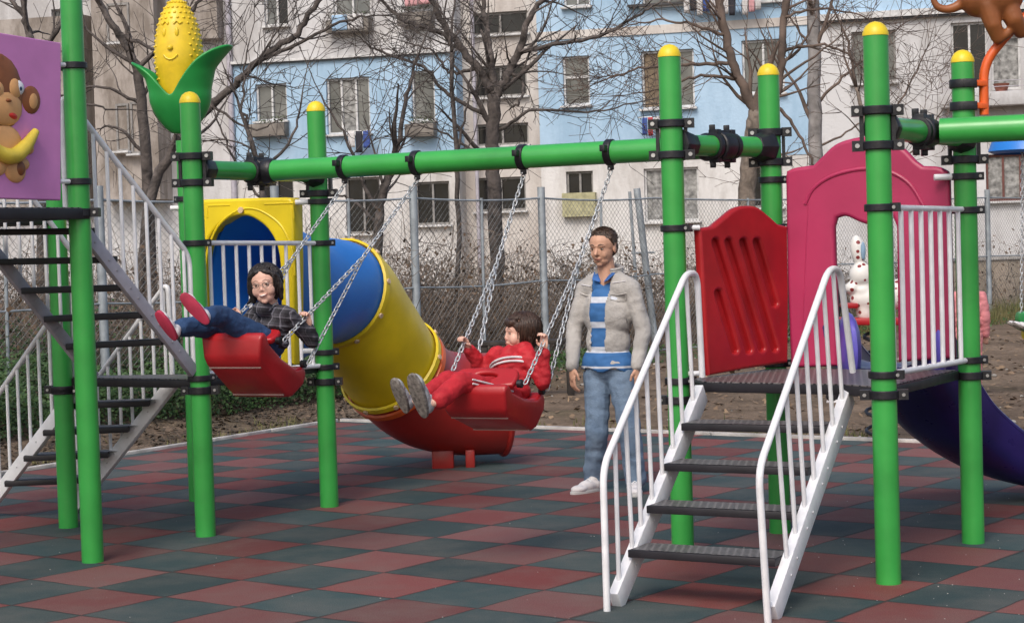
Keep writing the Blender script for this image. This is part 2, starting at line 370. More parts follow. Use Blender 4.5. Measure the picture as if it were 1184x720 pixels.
# ------------------------------------------------------------ post kit
PR = .058
def post(parent, x, y, h, cap=True):
    mb = MB(); mb.lathe([(PR, 0), (PR, h-.05)], (x, y, -.01), 32); o = mb.build('post', GREEN, parent)
    if cap:
        mb = MB(); mb.lathe([(PR+.002, 0), (PR+.002, .012), (PR*.93, .03), (PR*.75, .047), (PR*.45, .06), (.004, .066)], (x, y, h-.062), 28); mb.build('cap', YCAP, o, angle=60)
    return o
def band(parent, x, y, z, ang=0., h=.034, ear=.085, two=False, name='clamp'):
    """black rubber clamp ring with lugs and zinc bolts"""
    mb = MB(); mb.lathe([(PR+.001, -h/2), (PR+.010, -h/2), (PR+.013, -h/2+.004), (PR+.013, h/2-.004), (PR+.010, h/2), (PR+.001, h/2)], (x, y, z), 28)
    for s in ((1, -1) if two else (1,)):
        d = V((cos(ang), sin(ang), 0))*s; Mz = Matrix.Rotation(ang, 3, 'Z')
        mb.cur = 0; mb.box(V((x, y, z))+d*ear, (.05, .045, h+.006), Mz)
        n = V((-sin(ang), cos(ang), 0))
        if n.y > 0: n = -n
        mb.cur = 1; q = V((x, y, z))+d*(ear+.004); mb.tube([q+n*.02, q+n*.03], .0085, 8); mb.cur = 0
    return mb.build(name, [BLACK, BOLT], parent, bevel=0, angle=35)
def heavy(parent, x, y, z, ang, dz=.085, back=True):
    """pair of lugged bands tied by plates, that holds a beam to a post"""
    mb = MB()
    for zz in (z-dz, z+dz):
        mb.cur = 0; mb.lathe([(PR+.001, -.02), (PR+.012, -.02), (PR+.016, -.015), (PR+.016, .015), (PR+.012, .02), (PR+.001, .02)], (x, y, zz), 28)
        for s in (1, -1):
            d = V((cos(ang), sin(ang), 0))*s; Mz = Matrix.Rotation(ang, 3, 'Z'); mb.box(V((x, y, zz))+d*.09, (.055, .05, .048), Mz)
            n = V((-sin(ang), cos(ang), 0)); n = -n if n.y > 0 else n
            mb.cur = 1; q = V((x, y, zz))+d*.095; mb.tube([q+n*.022, q+n*.034], .011, 8); mb.cur = 0
    for s in (1, -1):
        d = V((cos(ang), sin(ang), 0))*s; n = V((-sin(ang), cos(ang), 0)); n = n if n.y > 0 else -n
        mb.box(V((x, y, z))+d*.072+n*.02, (.018, .05, 2*dz), Matrix.Rotation(ang, 3, 'Z'))
    return mb.build('clamp', [BLACK, BOLT], parent, angle=35)
def socket(parent, p, d, L=.11, r=.062):
    """black coupling from a post into a beam end"""
    p = V(p); d = V(d).normalized(); mb = MB()
    mb.tube([p, p+d*.02, p+d*(L*.55), p+d*L], [r*1.45, r*1.5, r*1.25, r*1.02], 8)
    return mb.build('coupling', BLACK, parent, bevel=.004)
def cross_coupling(parent, p, d, r=.06):
    """black four-lugged saddle where one beam is hung on another"""
    p = V(p); d = V(d).normalized(); mb = MB(); up = V((0, 0, 1)); sd_ = d.cross(up)
    mb.tube([p-d*.05, p-d*.042, p+d*.042, p+d*.05], [r+.012, r+.02, r+.02, r+.012], 16)
    for o in (-.075, .075):
        mb.tube([p+d*o-d*.016, p+d*o+d*.016], r+.013, 18)
    for sz in (1, -1):
        for o in (-.06, .06):
            mb.bar(p+d*o+up*sz*(r+.004)-sd_*.03, p+d*o+up*sz*(r+.004)+sd_*.03, .035, .05)
            mb.bar(p+d*o+up*sz*(r+.02)-sd_*.018, p+d*o+up*sz*(r+.055)-sd_*.018, .03, .03, V((0, 1, 0)))
        mb.bar(p-d*.07+up*sz*(r+.01), p+d*.07+up*sz*(r+.01), .05, .03)
    return mb.build('saddle', [BLACK], parent, bevel=.003)
def stub(parent, a, b, r=.014):
    mb = MB(); mb.tube([a, b], r, 10); return mb.build('spacer', WHITE, parent, bevel=.002)
def railing(parent, a, b, n, r=.015, rb=.0095, name='railing', m=None, inset=0):
    """a, b: (x,y,zbottom,ztop) ends; top and bottom rail and n balusters"""
    m = m or WHITE; mb = MB(); A = V(a[:2]+(0,)); B = V(b[:2]+(0,)); up = V((0, 0, 1))
    mb.tube([A+up*a[3], B+up*b[3]], r, 10); mb.tube([A+up*a[2], B+up*b[2]], r, 10)
    for i in range(n):
        t = (i+.5)/n; p = A.lerp(B, t); zb = a[2]+(b[2]-a[2])*t; zt = a[3]+(b[3]-a[3])*t
        mb.tube([p+up*zb, p+up*zt], rb, 8)
    return mb.build(name, m, parent)
PX = dict(E=(1029, 675), F=(1127, 628), B=(790.5, 640), D=(903, 616), A=(237, 620), C=(380.5, 586), L1=(106, 650), L2=(78, 610), G=(228, 579))
P = {}
for k, (u, v) in PX.items():
    q = onz(u, v); P[k] = V((q.x, q.y+.03, 0))
P['L3'] = P['L1']+V((-.87, .5, 0))*1.02; P['L0'] = P['L1']+V((-.5, -.87, 0))*1.0; P['L4'] = P['L0']+V((-.87, .5, 0))*1.02
P['L5'] = P['L2']+V((-.87, .5, 0))*1.0
ZD, ZH, ZB = .90, 1.88, 2.10
def zat(k, v):
    p = P[k]; u = 592+(p.x/p.y)*F
    return at(u, v, p.y).z
def deck(parent, pts, z, name='deck', th=.05):
    mb = MB(); mb.prism([(p.x, p.y) for p in pts], z-th, z-.004); o = mb.build(name, EDGE, parent, bevel=.004)
    c = sum((V(p) for p in pts), V())/len(pts)
    mb = MB(); mb.prism([((c+(p-c)*.975).x, (c+(p-c)*.975).y) for p in pts], z-.003, z+.002); mb.build('deck_surface', TREAD, o, smooth=False)
    return o
def staircase(parent, lt, lb, rt, rb, n, stringer_mat, tread_mat=None, sw=.045, sh=.13, tw=.19, ztop=None):
    """lt/lb left stringer top/bottom points, rt/rb right; n treads"""
    s = bpy.data.objects.new('staircase', None); COL.objects.link(s); s.parent = parent; s.empty_display_size = .1
    lt, lb, rt, rb = V(lt), V(lb), V(rt), V(rb)
    for a, b in ((lt, lb), (rt, rb)):
        mb = MB(); mb.bar(a, b, sw, sh); 
        d = (b-a)
        for k in range(1, n+1):
            for o in (-.18, .18):
                t = min(.99, max(.01, (k+o)/(n+1))); q = a+d*t+V((0, 0, .0)); side = d.cross(V((0, 0, 1))).normalized()
                mb.cur = 1
                for sg in (1, -1): mb.tube([q+side*sg*(sw/2), q+side*sg*(sw/2+.005)], .007, 8)
                mb.cur = 0
        mb.build('stringer', [stringer_mat, BOLT], s, bevel=.003)
    run = ((lb-lt)+(rb-rt))/2; run.z = 0; run.normalize()
    for k in range(1, n+1):
        t = k/(n+1); a = lt.lerp(lb, t); b = rt.lerp(rb, t); w = (b-a).normalized()
        a = a+w*.02; b = b-w*.02; up = V((0, 0, 1)); a = a+up*.03; b = b+up*.03
        mb = MB(); mb.bar(a, b, tw, .035); o = mb.build('tread', EDGE, s, bevel=.004)
        mb = MB(); f = run*(tw/2-.008); e = up*.0195
        mb.add([a-f+e+w*.008, b-f+e-w*.008, b+f+e-w*.008, a+f+e+w*.008], [(0, 1, 2, 3)]); mb.build('tread_surface', TREAD, o, smooth=False)
    return s
def handrail(s, pts, balus, r=.0155, rb=.0105, m=None, name='handrail'):
    mb = MB(); mb.tube(pts, r, 12)
    for a, b in balus: mb.tube([a, b], rb, 8)
    return mb.build(name, m or WHITE, s)
def interp_y(poly, x):
    for i in range(len(poly)-1):
        (x0, y0), (x1, y1) = poly[i], poly[i+1]
        if min(x0, x1) <= x <= max(x0, x1) and x1 != x0: return y0+(y1-y0)*(x-x0)/(x1-x0)
    return poly[-1][1]
# ------------------------------------------------------------ right tower
RT = thing('play_tower', P['E'], 'right-hand green play tower with white-railed stairs, red slotted panel and pink arched panel', 'play tower')
for k, h in (('E', 2.58), ('F', 2.54), ('B', 2.61), ('D', 2.55)): post(RT, P[k].x, P[k].y, h)
EBd = (P['B']-P['E']); ang_v = radians(-8)
st_l_t = at(817, 440, 9.42); st_r_t = V((P['E'].x-.13, P['E'].y+.30, .88))
deck(RT, [P['E']+V((.02, .06, 0)), P['F']+V((-.06, -.03, 0)), P['D']+V((-.02, -.05, 0)), P['B']+V((.06, -.03, 0)), V((.93, 9.46, 0)), V((1.56, 9.02, 0))][::-1], ZD)
for k, ys in (('E', (240, 433)), ('F', (204, 243, 416)), ('B', (264, 440)), ('D', (208, 263, 420))):
    for y in ys: band(RT, P[k].x, P[k].y, zat(k, y), radians(-25 if k in 'BE' else 0), ear=.068)
for k, y in (('E', 456), ('F', 434), ('B', 462), ('D', 436)): band(RT, P[k].x, P[k].y, zat(k, y), radians(-12), two=True, h=.04)
heavy(RT, P['E'].x, P['E'].y, zat('E', 148), ang_v, .08); heavy(RT, P['F'].x, P['F'].y, ZB-.04, ang_v, .08)
heavy(RT, P['B'].x, P['B'].y, zat('B', 161), ang_v, .08); heavy(RT, P['D'].x, P['D'].y, ZB, ang_v, .08)
for a, b in (('B', 'D'), ('E', 'F')):
    p = P[a]+V((0, 0, ZB)); q = P[b]+V((0, 0, ZB)); d = (q-p).normalized()
    socket(RT, p+d*.03, d, .13); socket(RT, q-d*.03, -d, .11)
    mb = MB(); mb.tube([p+d*.1, q-d*.1], .055, 28); mb.build('cross_beam', GREEN, RT)
# staircase in front of the tower
fl, fr = onz(712, 701), onz(893, 716)
lt = V((.93, 9.40, ZD-.05)); rt = V((1.60, 9.05, ZD-.05))
S = staircase(RT, lt, fl+V((0, 0, .02)), rt, fr+V((0, 0, .02)), 4, WHITE, sh=.105, tw=.21)
def plane_of(a, b):
    d = (b-a); d.z = 0; n = d.cross(V((0, 0, 1))).normalized(); return a, n
def stair_rail(S, a, b, top_px, base_px, xs, m=WHITE, off=0., rr=.016):
    p0, n = plane_of(a, b); p0 = p0+n*off
    pts = bez([onpl(u, v, p0, n) for u, v in top_px], .09, 6)
    bal = []
    for (xt, xb) in xs:
        yt = interp_y(top_px, xt); yb = interp_y(base_px, xb)
        bal.append((onpl(xt, yt, p0, n), onpl(xb, yb, p0, n)))
    return handrail(S, pts, bal, rr, m=m)
stair_rail(S, lt, fl, [(702, 706), (697, 540), (793, 316), (806, 316), (812, 436)], [(712, 692), (760, 590), (815, 440)],
    [(711, 716), (723, 732), (735, 742), (747, 755), (759, 767), (771, 779), (782, 790), (793, 802)])
stair_rail(S, rt, fr, [(888, 719), (877, 543), (958, 311), (971, 311), (986, 430)], [(893, 705), (940, 590), (995, 440)],
    [(887, 899), (898, 911), (909, 921), (920, 932), (931, 943), (942, 954), (952, 965), (963, 976)])
# red slotted panel B-D
def vplane(a, b, z=0.):
    d = (b-a); d.z = 0; d.normalize(); n = d.cross(V((0, 0, 1)))
    M = Matrix(((d.x, 0, n.x, a.x), (d.y, 0, n.y, a.y), (0, 1, 0, z), (0, 0, 0, 1)))
    return M, n
def pix_outline(pts, a, n, M, off=V()):
    I = M.inverted(); out = []
    for u, v in pts:
        q = I @ (onpl(u, v, a, n)); out.append((q.x, q.y))
    return out
def pline(pts, n=6):
    return [(p.x, p.y) for p in catmull([V((x, y, 0)) for x, y in pts], n)]
def slot(u0, v0, u1, v1, r, k=6):
    a = V((u0, v0)); b = V((u1, v1)); d = (b-a).normalized(); s = V((-d.y, d.x)); out = []
    for i in range(k+1): t = pi*i/k; out.append(a+s*r*cos(t)-d*r*sin(t))
    for i in range(k+1): t = pi*i/k; out.append(b-s*r*cos(t)+d*r*sin(t))
    return [(p.x, p.y) for p in out]
a, b = P['B']+V((.055, -.055, 0)), P['D']+V((.05, -.06, 0)); M, n = vplane(a, b)
out = pline([(805, 264), (820, 262)], 2)+pline([(822, 261), (833, 252), (847, 241), (860, 238), (873, 240), (886, 250), (896, 259)], 5)+[(907, 262), (908, 340), (907.5, 419), (860, 426), (816, 434), (810, 350)]
slots = [slot(824, 280, 862, 404, 4.2), slot(839, 280, 877, 402, 4.2), slot(856, 280, 892, 402, 4.2), slot(871.5, 280, 892, 350, 4.2), slot(827, 339, 846, 404, 4.2)]
rp = plate('red_panel', pix_outline(out, a, n, M), [pix_outline(s, a, n, M) for s in slots], M, .05, .016, RED, RT)
M2, n2 = vplane(a-n*(-.0), b); M2 = Matrix.Translation(-n*-.0) @ M
back = [(812, 268), (900, 268), (903, 415), (817, 429)]
mb = MB(); q = [onpl(u, v, a, n) for u, v in back]; offb = n if n.y > 0 else -n
mb.add([p+offb*.004 for p in q]+[p+offb*.022 for p in q], [(0, 1, 2, 3), (4, 7, 6, 5), (0, 4, 5, 1), (1, 5, 6, 2), (2, 6, 7, 3), (3, 7, 4, 0)]); mb.build('panel_back', RED, rp)
for k, us in (('B', ((264, 1), (432, 1))), ('D', ((263, -1), (420, -1)))):
    for y, s in us: q = P[k]+V((0, 0, zat(k, y))); stub(RT, q+V((.05*s, -.02, 0)), q+V((.13*s, -.01, 0)))
# pink arch panel D-F
a, b = P['D']+V((.0, .0, 0)), P['F']+V((0, .0, 0)); M, n = vplane(a, b); n_ = n if n.y < 0 else -n
out = [(916, 425), (912, 330), (910, 205)]+pline([(911, 198), (921, 194), (942, 191)], 3)+pline([(950, 183), (966, 168), (984, 161), (1005, 158), (1026, 161), (1045, 171), (1060, 186)], 5)+pline([(1068, 192), (1086, 193), (1097, 198)], 3)+[(1099, 208), (1102, 320), (1105, 414), (1040, 418), (1038, 262)]+pline([(1034, 252), (1024, 255), (1010, 260), (996, 257), (980, 250), (969, 252)], 4)+[(966, 262), (968, 330), (971, 423)]
pp = plate('arch_panel', pix_outline(out, a, n, M), [], M, .055, .02, PINK, RT)
mb = MB(); arc = pline([(931, 236), (940, 219), (957, 206), (980, 198), (1005, 195), (1030, 199), (1052, 213), (1068, 238)], 6)
mb.tube([onpl(u, v, a+n_*.026, n) for u, v in arc], .011, 8); mb.build('arch_ridge', PINK, pp)
mb = MB(); arc = pline([(928, 410), (932, 300), (935, 236)], 3); mb.tube([onpl(u, v, a+n_*.024, n) for u, v in arc], .006, 6); mb.build('edge_ridge', PINK, pp)
for y in (204,): q = P['F']+V((0, 0, zat('F', y))); stub(RT, q+V((-.06, 0, 0)), q+V((-.16, 0, 0)), .017)
for y in (208, 420): q = P['D']+V((0, 0, zat('D', y))); stub(RT, q+V((.05, 0, 0)), q+V((.12, 0, 0)), .017)
# white barrier E-F
e, f = P['E'], P['F']; d = (f-e).normalized()
e2, f2 = e+d*.07, f-d*.06
railing(RT, (e2.x, e2.y, zat('E', 436)+.01, zat('E', 240)), (f2.x, f2.y, zat('F', 418)+.01, zat('F', 242)), 8, rb=.0125)
# violet slide
PS = thing('spiral_slide', P['F']+V((0, .6, 0)), 'dark violet curved trough slide behind the pink panel at the right', 'slide')
path = catmull([(1.93, 10.02, .90), (2.08, 10.35, .90), (2.25, 10.72, .70), (2.50, 11.02, .40), (2.90, 11.26, .15), (3.45, 11.34, .05), (4.3, 11.34, .045)], 8)
def trough(path, W, wall, th):
    prof = []
    for i in range(13): t = -1+2*i/12; prof.append((W/2*sin(t*pi/2), wall*(abs(t)**3.2)))
    inner = prof; outer = [(x*(1+2*th/W), z-th) for x, z in prof[::-1]]
    outer = [(x, z) if 0 < i < len(prof)-1 else (x, wall+.0) for i, (x, z) in enumerate(outer)]
    ring = inner+outer; vs = []; fs = []; k = len(ring); m_ = len(path)
    for i, p in enumerate(path):
        d = path[min(i+1, m_-1)]-path[max(i-1, 0)]; h = V((d.x, d.y, 0)).normalized(); s = h.cross(V((0, 0, 1))); d.normalize(); u = s.cross(d)
        for x, z in ring: vs.append(p+s*x+u*z)
    for i in range(m_-1):
        for j in range(k): fs.append((i*k+j, i*k+(j+1) % k, (i+1)*k+(j+1) % k, (i+1)*k+j))
    fs += [tuple(range(k-1, -1, -1)), tuple((m_-1)*k+j for j in range(k))]
    return vs, fs
vs, fs = trough(path, .52, .22, .03); MB().add(vs, fs).build('trough', SLIDE, PS, angle=60)
mb = MB()
for sgn in (1, -1):
    rim = []
    for i, p in enumerate(path):
        d = path[min(i+1, len(path)-1)]-path[max(i-1, 0)]; h = V((d.x, d.y, 0)).normalized(); s = h.cross(V((0, 0, 1))); d.normalize(); u = s.cross(d); rim.append(p+s*sgn*.275+u*.22)
    mb.tube(rim, .018, 8)
mb.build('rim', SLIDE, PS)
for q in ((1.80, 10.14, 1.00), (2.22, 9.98, 1.00)): mb = MB(); mb.ell(q, (.06, .20, .20)); mb.build('entry_shoulder', mat('violet_light', (.12, .10, .50), .35), PS)
mb = MB(); mb.tube([(3.1, 11.36, -.02), (3.1, 11.36, .18)], .04, 12); mb.tube([(4.1, 11.42, -.02), (4.1, 11.42, .1)], .04, 12); mb.build('foot', SLIDE, PS)
# ------------------------------------------------------------ left tower
LT = thing('play_tower', P['A'], 'left-hand green play tower with two stair flights, mauve panel and yellow tunnel panel', 'play tower')
for k, h in (('L1', 3.9), ('L0', 3.9), ('L4', 3.9), ('L3', 3.9), ('L2', 2.50), ('L5', 2.5), ('A', 2.54), ('C', 2.55), ('G', 2.42)): post(LT, P[k].x, P[k].y, h, k != 'G')
deck(LT, [P['A']+V((.0, -.02, 0)), P['C']+V((.0, .03, 0)), P['G']+V((0, .05, 0)), P['A']+(P['G']-P['A'])*.30+V((-.07, .02, 0)), P['L2']+V((.02, .14, 0)), P['L2']+V((-.0, .02, 0))], ZD)
deck(LT, [P['L1']+V((.06, -.02, 0)), P['L3'], P['L4'], P['L0']+V((.02, -.02, 0))], ZH, th=.06)
l2t = P['L2']
deck(LT, [P['L2']+V((.0, .02, 0)), P['L5'], P['L3']+V((-.87, .5, 0)), P['L3']], ZH, th=.06)
for k, ys in (('L1', (76, 210)), ('A', (281, 437)), ('C', (233, 281, 407, 424)), ('L2', (452,)), ('G', (230,))):
    for y in ys: band(LT, P[k].x, P[k].y, zat(k, y), radians(150 if k in ('L1', 'G') else (0 if k == 'L2' else 20)), ear=.066)
for k, y in (('L1', 246), ('A', 451), ('C', 441), ('L2', 450)): band(LT, P[k].x, P[k].y, zat(k, y), radians(-5), two=True, h=.042)
heavy(LT, P['A'].x, P['A'].y, ZB, ang_v, .075); heavy(LT, P['C'].x, P['C'].y, ZB-.04, ang_v, .085)
p = P['A']+V((0, 0, ZB)); q = P['C']+V((0, 0, ZB)); d = (q-p).normalized(); socket(LT, p+d*.03, d, .13); socket(LT, q-d*.03, -d, .11)
mb = MB(); mb.tube([p+d*.1, q-d*.1], .055, 28); mb.build('cross_beam', GREEN, LT)
# barrier A-C
e, f = P['A'], P['C']; d = (f-e).normalized(); e2, f2 = e+d*.07, f-d*.06
railing(LT, (e2.x, e2.y, zat('A', 437)+.02, zat('A', 281)), (f2.x, f2.y, zat('C', 424)+.01, zat('C', 281)), 9, rb=.011)
# upper flight (high deck to middle deck)
rt1 = at(76, 240, 10.02); rb1 = at(224, 430, 10.78); lt1 = at(-47, 240, 10.4); lb1 = at(109, 437, 11.15)
S = staircase(LT, lt1, lb1, rt1, rb1, 5, GREYP, sw=.035, sh=.07, tw=.17)
def rail3(S, top, bot, n, m, hook=None, r=.016):
    pts = [V(p) for p in top]; base0, base1 = V(bot[0]), V(bot[1]); mb = MB(); mb.tube(bez(pts, .07, 5), r, 10)
    a, b = V(hook[0] if hook else pts[0]), V(hook[1] if hook else pts[-1])
    for i in range(n):
        t = (i+.5)/n; mb.tube([base0.lerp(base1, t), a.lerp(b, t)], .0105, 8)
    return mb.build('handrail', m, S)
up = V((0, 0, 1))
rail3(S, [rt1+up*-.05, rt1+up*.58, rt1+up*.62+(rb1-rt1)*.08, rb1+up*.66, rb1+up*.02], (rt1+(rb1-rt1)*.08, rb1), 9, WHITE, (rt1+up*.62+(rb1-rt1)*.08, rb1+up*.66))
rail3(S, [lt1+up*-.05, lt1+up*.58, lt1+up*.62+(lb1-lt1)*.08, lb1+up*.60, lb1+up*.0], (lt1+(lb1-lt1)*.08, lb1), 9, WHITE, (lt1+up*.62+(lb1-lt1)*.08, lb1+up*.60))
# lower flight
rt2 = V((-2.05, 11.42, ZD-.04)); lt2 = V((-2.60, 11.36, ZD-.04))
run = V((-.78, .60, 0))
rb2 = rt2+run; rb2.z = .03; lb2 = lt2+run; lb2.z = .03
S = staircase(LT, lt2, lb2, rt2, rb2, 4, WHITE, sw=.035, sh=.085, tw=.2)
for a, b in ((rt2, rb2), (lt2, lb2)):
    hh = .62; dd = (b-a)
    rail3(S, [a+up*.0+dd*.02, a+up*hh+dd*.03, a+up*hh+dd*.18, b+up*hh*.95, b+V((-.06, .03, -.02))], (a+dd*.02, b), 9, WHITE, (a+up*hh+dd*.02, b+up*hh*.95))
# mauve panel with moulded monkey on the high deck, plane L1-L0
a, b = P['L1'], P['L0']; M, n = vplane(a, b); n_ = n if n.dot(EYE-a) > 0 else -n
out = [(68, 50), (68, 232), (-70, 228), (-72, 27)]
MP = plate('mauve_panel', pix_outline(out, a, n, M), [], M, .035, .008, PURP, LT)
for y in (76, 210): q = P['L1']+V((0, 0, zat('L1', y))); dd = (b-a).normalized(); stub(LT, q+dd*.05, q+dd*.16, .013)
def relief(name, shapes, m, parent, base=.018):
    """moulded relief: flattened ellipsoids (u,v,ru,rv,depth,rotdeg) on the panel plane"""
    mb = MB(); dirx = M.to_3x3() @ V((1, 0, 0)); sgn = 1 if dirx.x > 0 else -1; dirx = dirx*sgn
    for (u, v, ru, rv, dp, rot) in shapes:
        c = onpl(u, v, a, n)+n_*base*.8; s = (onpl(u+10, v, a, n)-onpl(u, v, a, n)).length/10; sv = (onpl(u, v+10, a, n)-onpl(u, v, a, n)).length/10
        R = Matrix.Rotation(radians(-rot), 3, 'Z'); B = Matrix((dirx, V((0, 0, 1)), n_)).transposed()
        mb.ell(c, (ru*s, rv*sv, dp*.55), B @ R, 18, 10)
    return mb.build(name, m, parent, angle=180)
EYEW = mat('eye_white', (.8, .82, .85), .3, nscale=20, namt=.03); EYEB = mat('eye_dark', (.02, .05, .12), .3)
TONG = mat('mouth_red', (.55, .03, .02), .4)
relief('monkey_fur', [(0, 107, 24, 44, .035, 0), (33, 116, 11, 17, .025, 12), (-34, 116, 11, 17, .025, -12), (-2, 72, 7, 10, .02, 20)], BROWN, MP)
relief('monkey_face', [(34, 117, 7, 12, .032, 12), (-35, 117, 7, 12, .032, -12), (2, 124, 21, 23, .052, 0), (-8, 104, 10, 13, .05, 0), (12, 103, 9, 14, .05, 0), (3, 165, 20, 21, .04, 0), (14, 196, 13, 16, .045, 20), (-16, 192, 12, 16, .04, -10), (28, 171, 7, 8, .066, 30), (-5, 190, 10, 14, .042, 0), (22, 190, 9, 8, .045, 0)], TAN, MP)
relief('monkey_sole', [(18, 195, 7, 11, .062, 20)], BROWN, MP)
relief('monkey_mouth', [(8, 134, 8.5, 5.5, .056, 12)], TONG, MP)
relief('monkey_nose', [(3, 117, 5, 3, .070, 0)], BROWN, MP)
relief('monkey_eye', [(17, 102, 7.5, 9.5, .048, 0), (-9, 102, 7.5, 9.5, .05, 0)], EYEW, MP)
relief('monkey_pupil', [(17.5, 103, 3.4, 5, .053, 0), (-8, 103, 3.4, 5, .054, 0)], EYEB, MP)
mb = MB(); bp_ = [(-22, 160), (-8, 177), (8, 181), (22, 170), (34, 152)]
mb.tube(catmull([onpl(u, v, a, n)+n_*.045 for u, v in bp_], 5), [.012+.03*sin(pi*min(1, (i+2)/24)) for i in range(21)], 10); mb.build('banana', mat('banana_yellow', (.72, .55, .06), .45), MP)
# yellow tunnel panel G-C
a, b = P['G']+V((0, 0, 0)), P['C']+V((0, 0, 0)); M, n = vplane(a, b); nv = n if n.y < 0 else -n
arch = [(243, 424), (241, 345)]+pline([(241, 318), (246, 287), (258, 265), (275, 252), (288, 249), (302, 252), (319, 265), (330, 287), (334, 318)], 4)+[(334, 345), (333, 420)]
out = [(232, 427), (231, 239)]+pline([(233, 233), (240, 231), (290, 229.5), (336, 228.5), (345, 230), (348, 236)], 2)+[(349, 300), (349, 420)]
TP = plate('tunnel_panel', pix_outline(out, a, n, M), [pix_outline(arch, a, n, M)], Matrix.Translation(nv*.03) @ M, .12, .018, YEL, LT)
mb = MB()
arc = pline([(237, 318), (240, 290), (252, 262), (270, 246), (288, 241), (306, 246), (326, 262), (338, 290), (341, 318)], 4)
mb.tube([onpl(u, v, a+nv*.088, n) for u, v in arc], .008, 6)
for pl in ([(240, 252), (241, 238), (266, 237)], [(306, 236), (339, 235), (340, 252)]): mb.tube([onpl(u, v, a+nv*.088, n) for u, v in pl], .007, 6)
mb.build('moulded_ridge', YEL, TP)
mb = MB(); q = onpl(279, 243, a+nv*.095, n); mb.tube([q, q+nv*.012], .02, 12); mb.build('bolt_cap', mat('bolt_cap', (.75, .55, .35), .5), TP)
q = P['C']+V((0, 0, zat('C', 233))); stub(LT, q+V((-.05, 0, 0)), q+V((-.15, 0, 0)), .017)
for y in (405, 422): q = P['C']+V((0, 0, zat('C', y))); stub(LT, q+V((-.05, 0, 0)), q+V((-.15, 0, 0)), .017)
q = P['G']+V((0, 0, zat('G', 240))); stub(LT, q+V((-.05, 0, 0)), q+V((-.11, 0, 0)), .017)
# ------------------------------------------------------------ tube slide
TS = thing('tube_slide', onz(528, 535), 'closed tube slide of blue, yellow and red sections behind the swings', 'tube slide')
pth = [V((-1.66, 12.14, 1.30)), V((-1.42, 12.55, 1.32)), V((-1.18, 13.0, 1.32)), V((-1.03, 13.28, 1.06)), V((-.86, 13.6, .74)), V((-.66, 13.84, .53)), V((-.40, 14.0, .45)), V((-.10, 14.08, .44))]
fullp = catmull(pth, 8)
def shell(pts, r, th, name, m):
    mb = MB(); k = len(pts); n = 40; mb.tube(pts, r, n, cap=False); mb.tube(pts, r-th, n, cap=False)
    nvv = k*n; fs = []
    for j in range(n): fs.append((j, (j+1) % n, nvv+(j+1) % n, nvv+j)); e = (k-1)*n; fs.append((e+j, e+(j+1) % n, nvv+e+(j+1) % n, nvv+e+j))
    mb.f += fs; mb.m += [0]*len(fs); return mb.build(name, m, TS, angle=50)
def flange(c, d, r, name, m, mb_=None, bolts=10, w=.03):
    d = V(d).normalized(); x, y = frame(c, d); mb = MB(); mb.tube([c-d*w, c-d*w*.7, c+d*w*.7, c+d*w], [r, r+.016, r+.016, r], 40, cap=False); 
    mb.tube([c-d*w, c+d*w], r-.02, 40, cap=False); mb.build(name, m, TS, angle=60)
    for i in range(bolts):
        t = 2*pi*i/bolts+.2; q = c+(x*cos(t)+y*sin(t))*(r+.014); o = (x*cos(t)+y*sin(t)); mb = MB(); mb.tube([q, q+o*.014], .018, 8)
        mb.build('bolt_cap', bpy.data.materials['bolt_cap'], TS)
mb = MB(); n_ = 44; L0_ = fullp[0:17]; vs = []
for rr_ in (0, .02):
    for i, p_ in enumerate(L0_):
        t = i/16; tt = min(1, t*1.5); rx = .35+(.36-.35)*tt-rr_; rz = .56+(.36-.56)*tt-rr_; cz_ = 1.37+(p_.z-1.37)*tt; d = L0_[min(i+1, 16)]-L0_[max(i-1, 0)]; d.z *= tt; d.normalize(); s_ = d.cross(V((0, 0, 1))).normalized(); u_ = s_.cross(d)
        for j in range(n_): a_ = 2*pi*j/n_; vs.append(V((p_.x, p_.y, cz_))+s_*rx*cos(a_)+u_*rz*sin(a_))
fs = [(o_*17*n_+i*n_+j, o_*17*n_+i*n_+(j+1) % n_, o_*17*n_+(i+1)*n_+(j+1) % n_, o_*17*n_+(i+1)*n_+j) for o_ in (0, 1) for i in range(16) for j in range(n_)]
mb.add(vs, fs); mb.build('blue_section', BLUE, TS, angle=180)
shell(fullp[16:33], .372, .02, 'yellow_section', YTUBE); shell(fullp[32:57], .378, .02, 'red_section', RED2)
flange(fullp[16], fullp[17]-fullp[15], .372, 'yellow_flange', YTUBE)
flange(fullp[31], fullp[33]-fullp[31], .385, 'yellow_flange', YEL); dd = (fullp[34]-fullp[32]).normalized(); flange(fullp[32]+dd*.03, dd, .384, 'red_flange', ORANGE, bolts=0)
q = fullp[46]
for o, w__ in ((-.07, .16), (.13, .07)): mb = MB(); mb.box((q.x+o, q.y-.10, .05), (w__, .16, .16)); mb.build('foot', RED2, TS, bevel=.012)
mb = MB(); q = fullp[-1]; d = (fullp[-1]-fullp[-3]).normalized(); x, y = frame(q, d); mb.tube([q+(x*cos(t*pi/18)+y*sin(t*pi/18))*.378 for t in range(36)], .022, 8, closed=True); mb.build('exit_lip', RED2, TS)
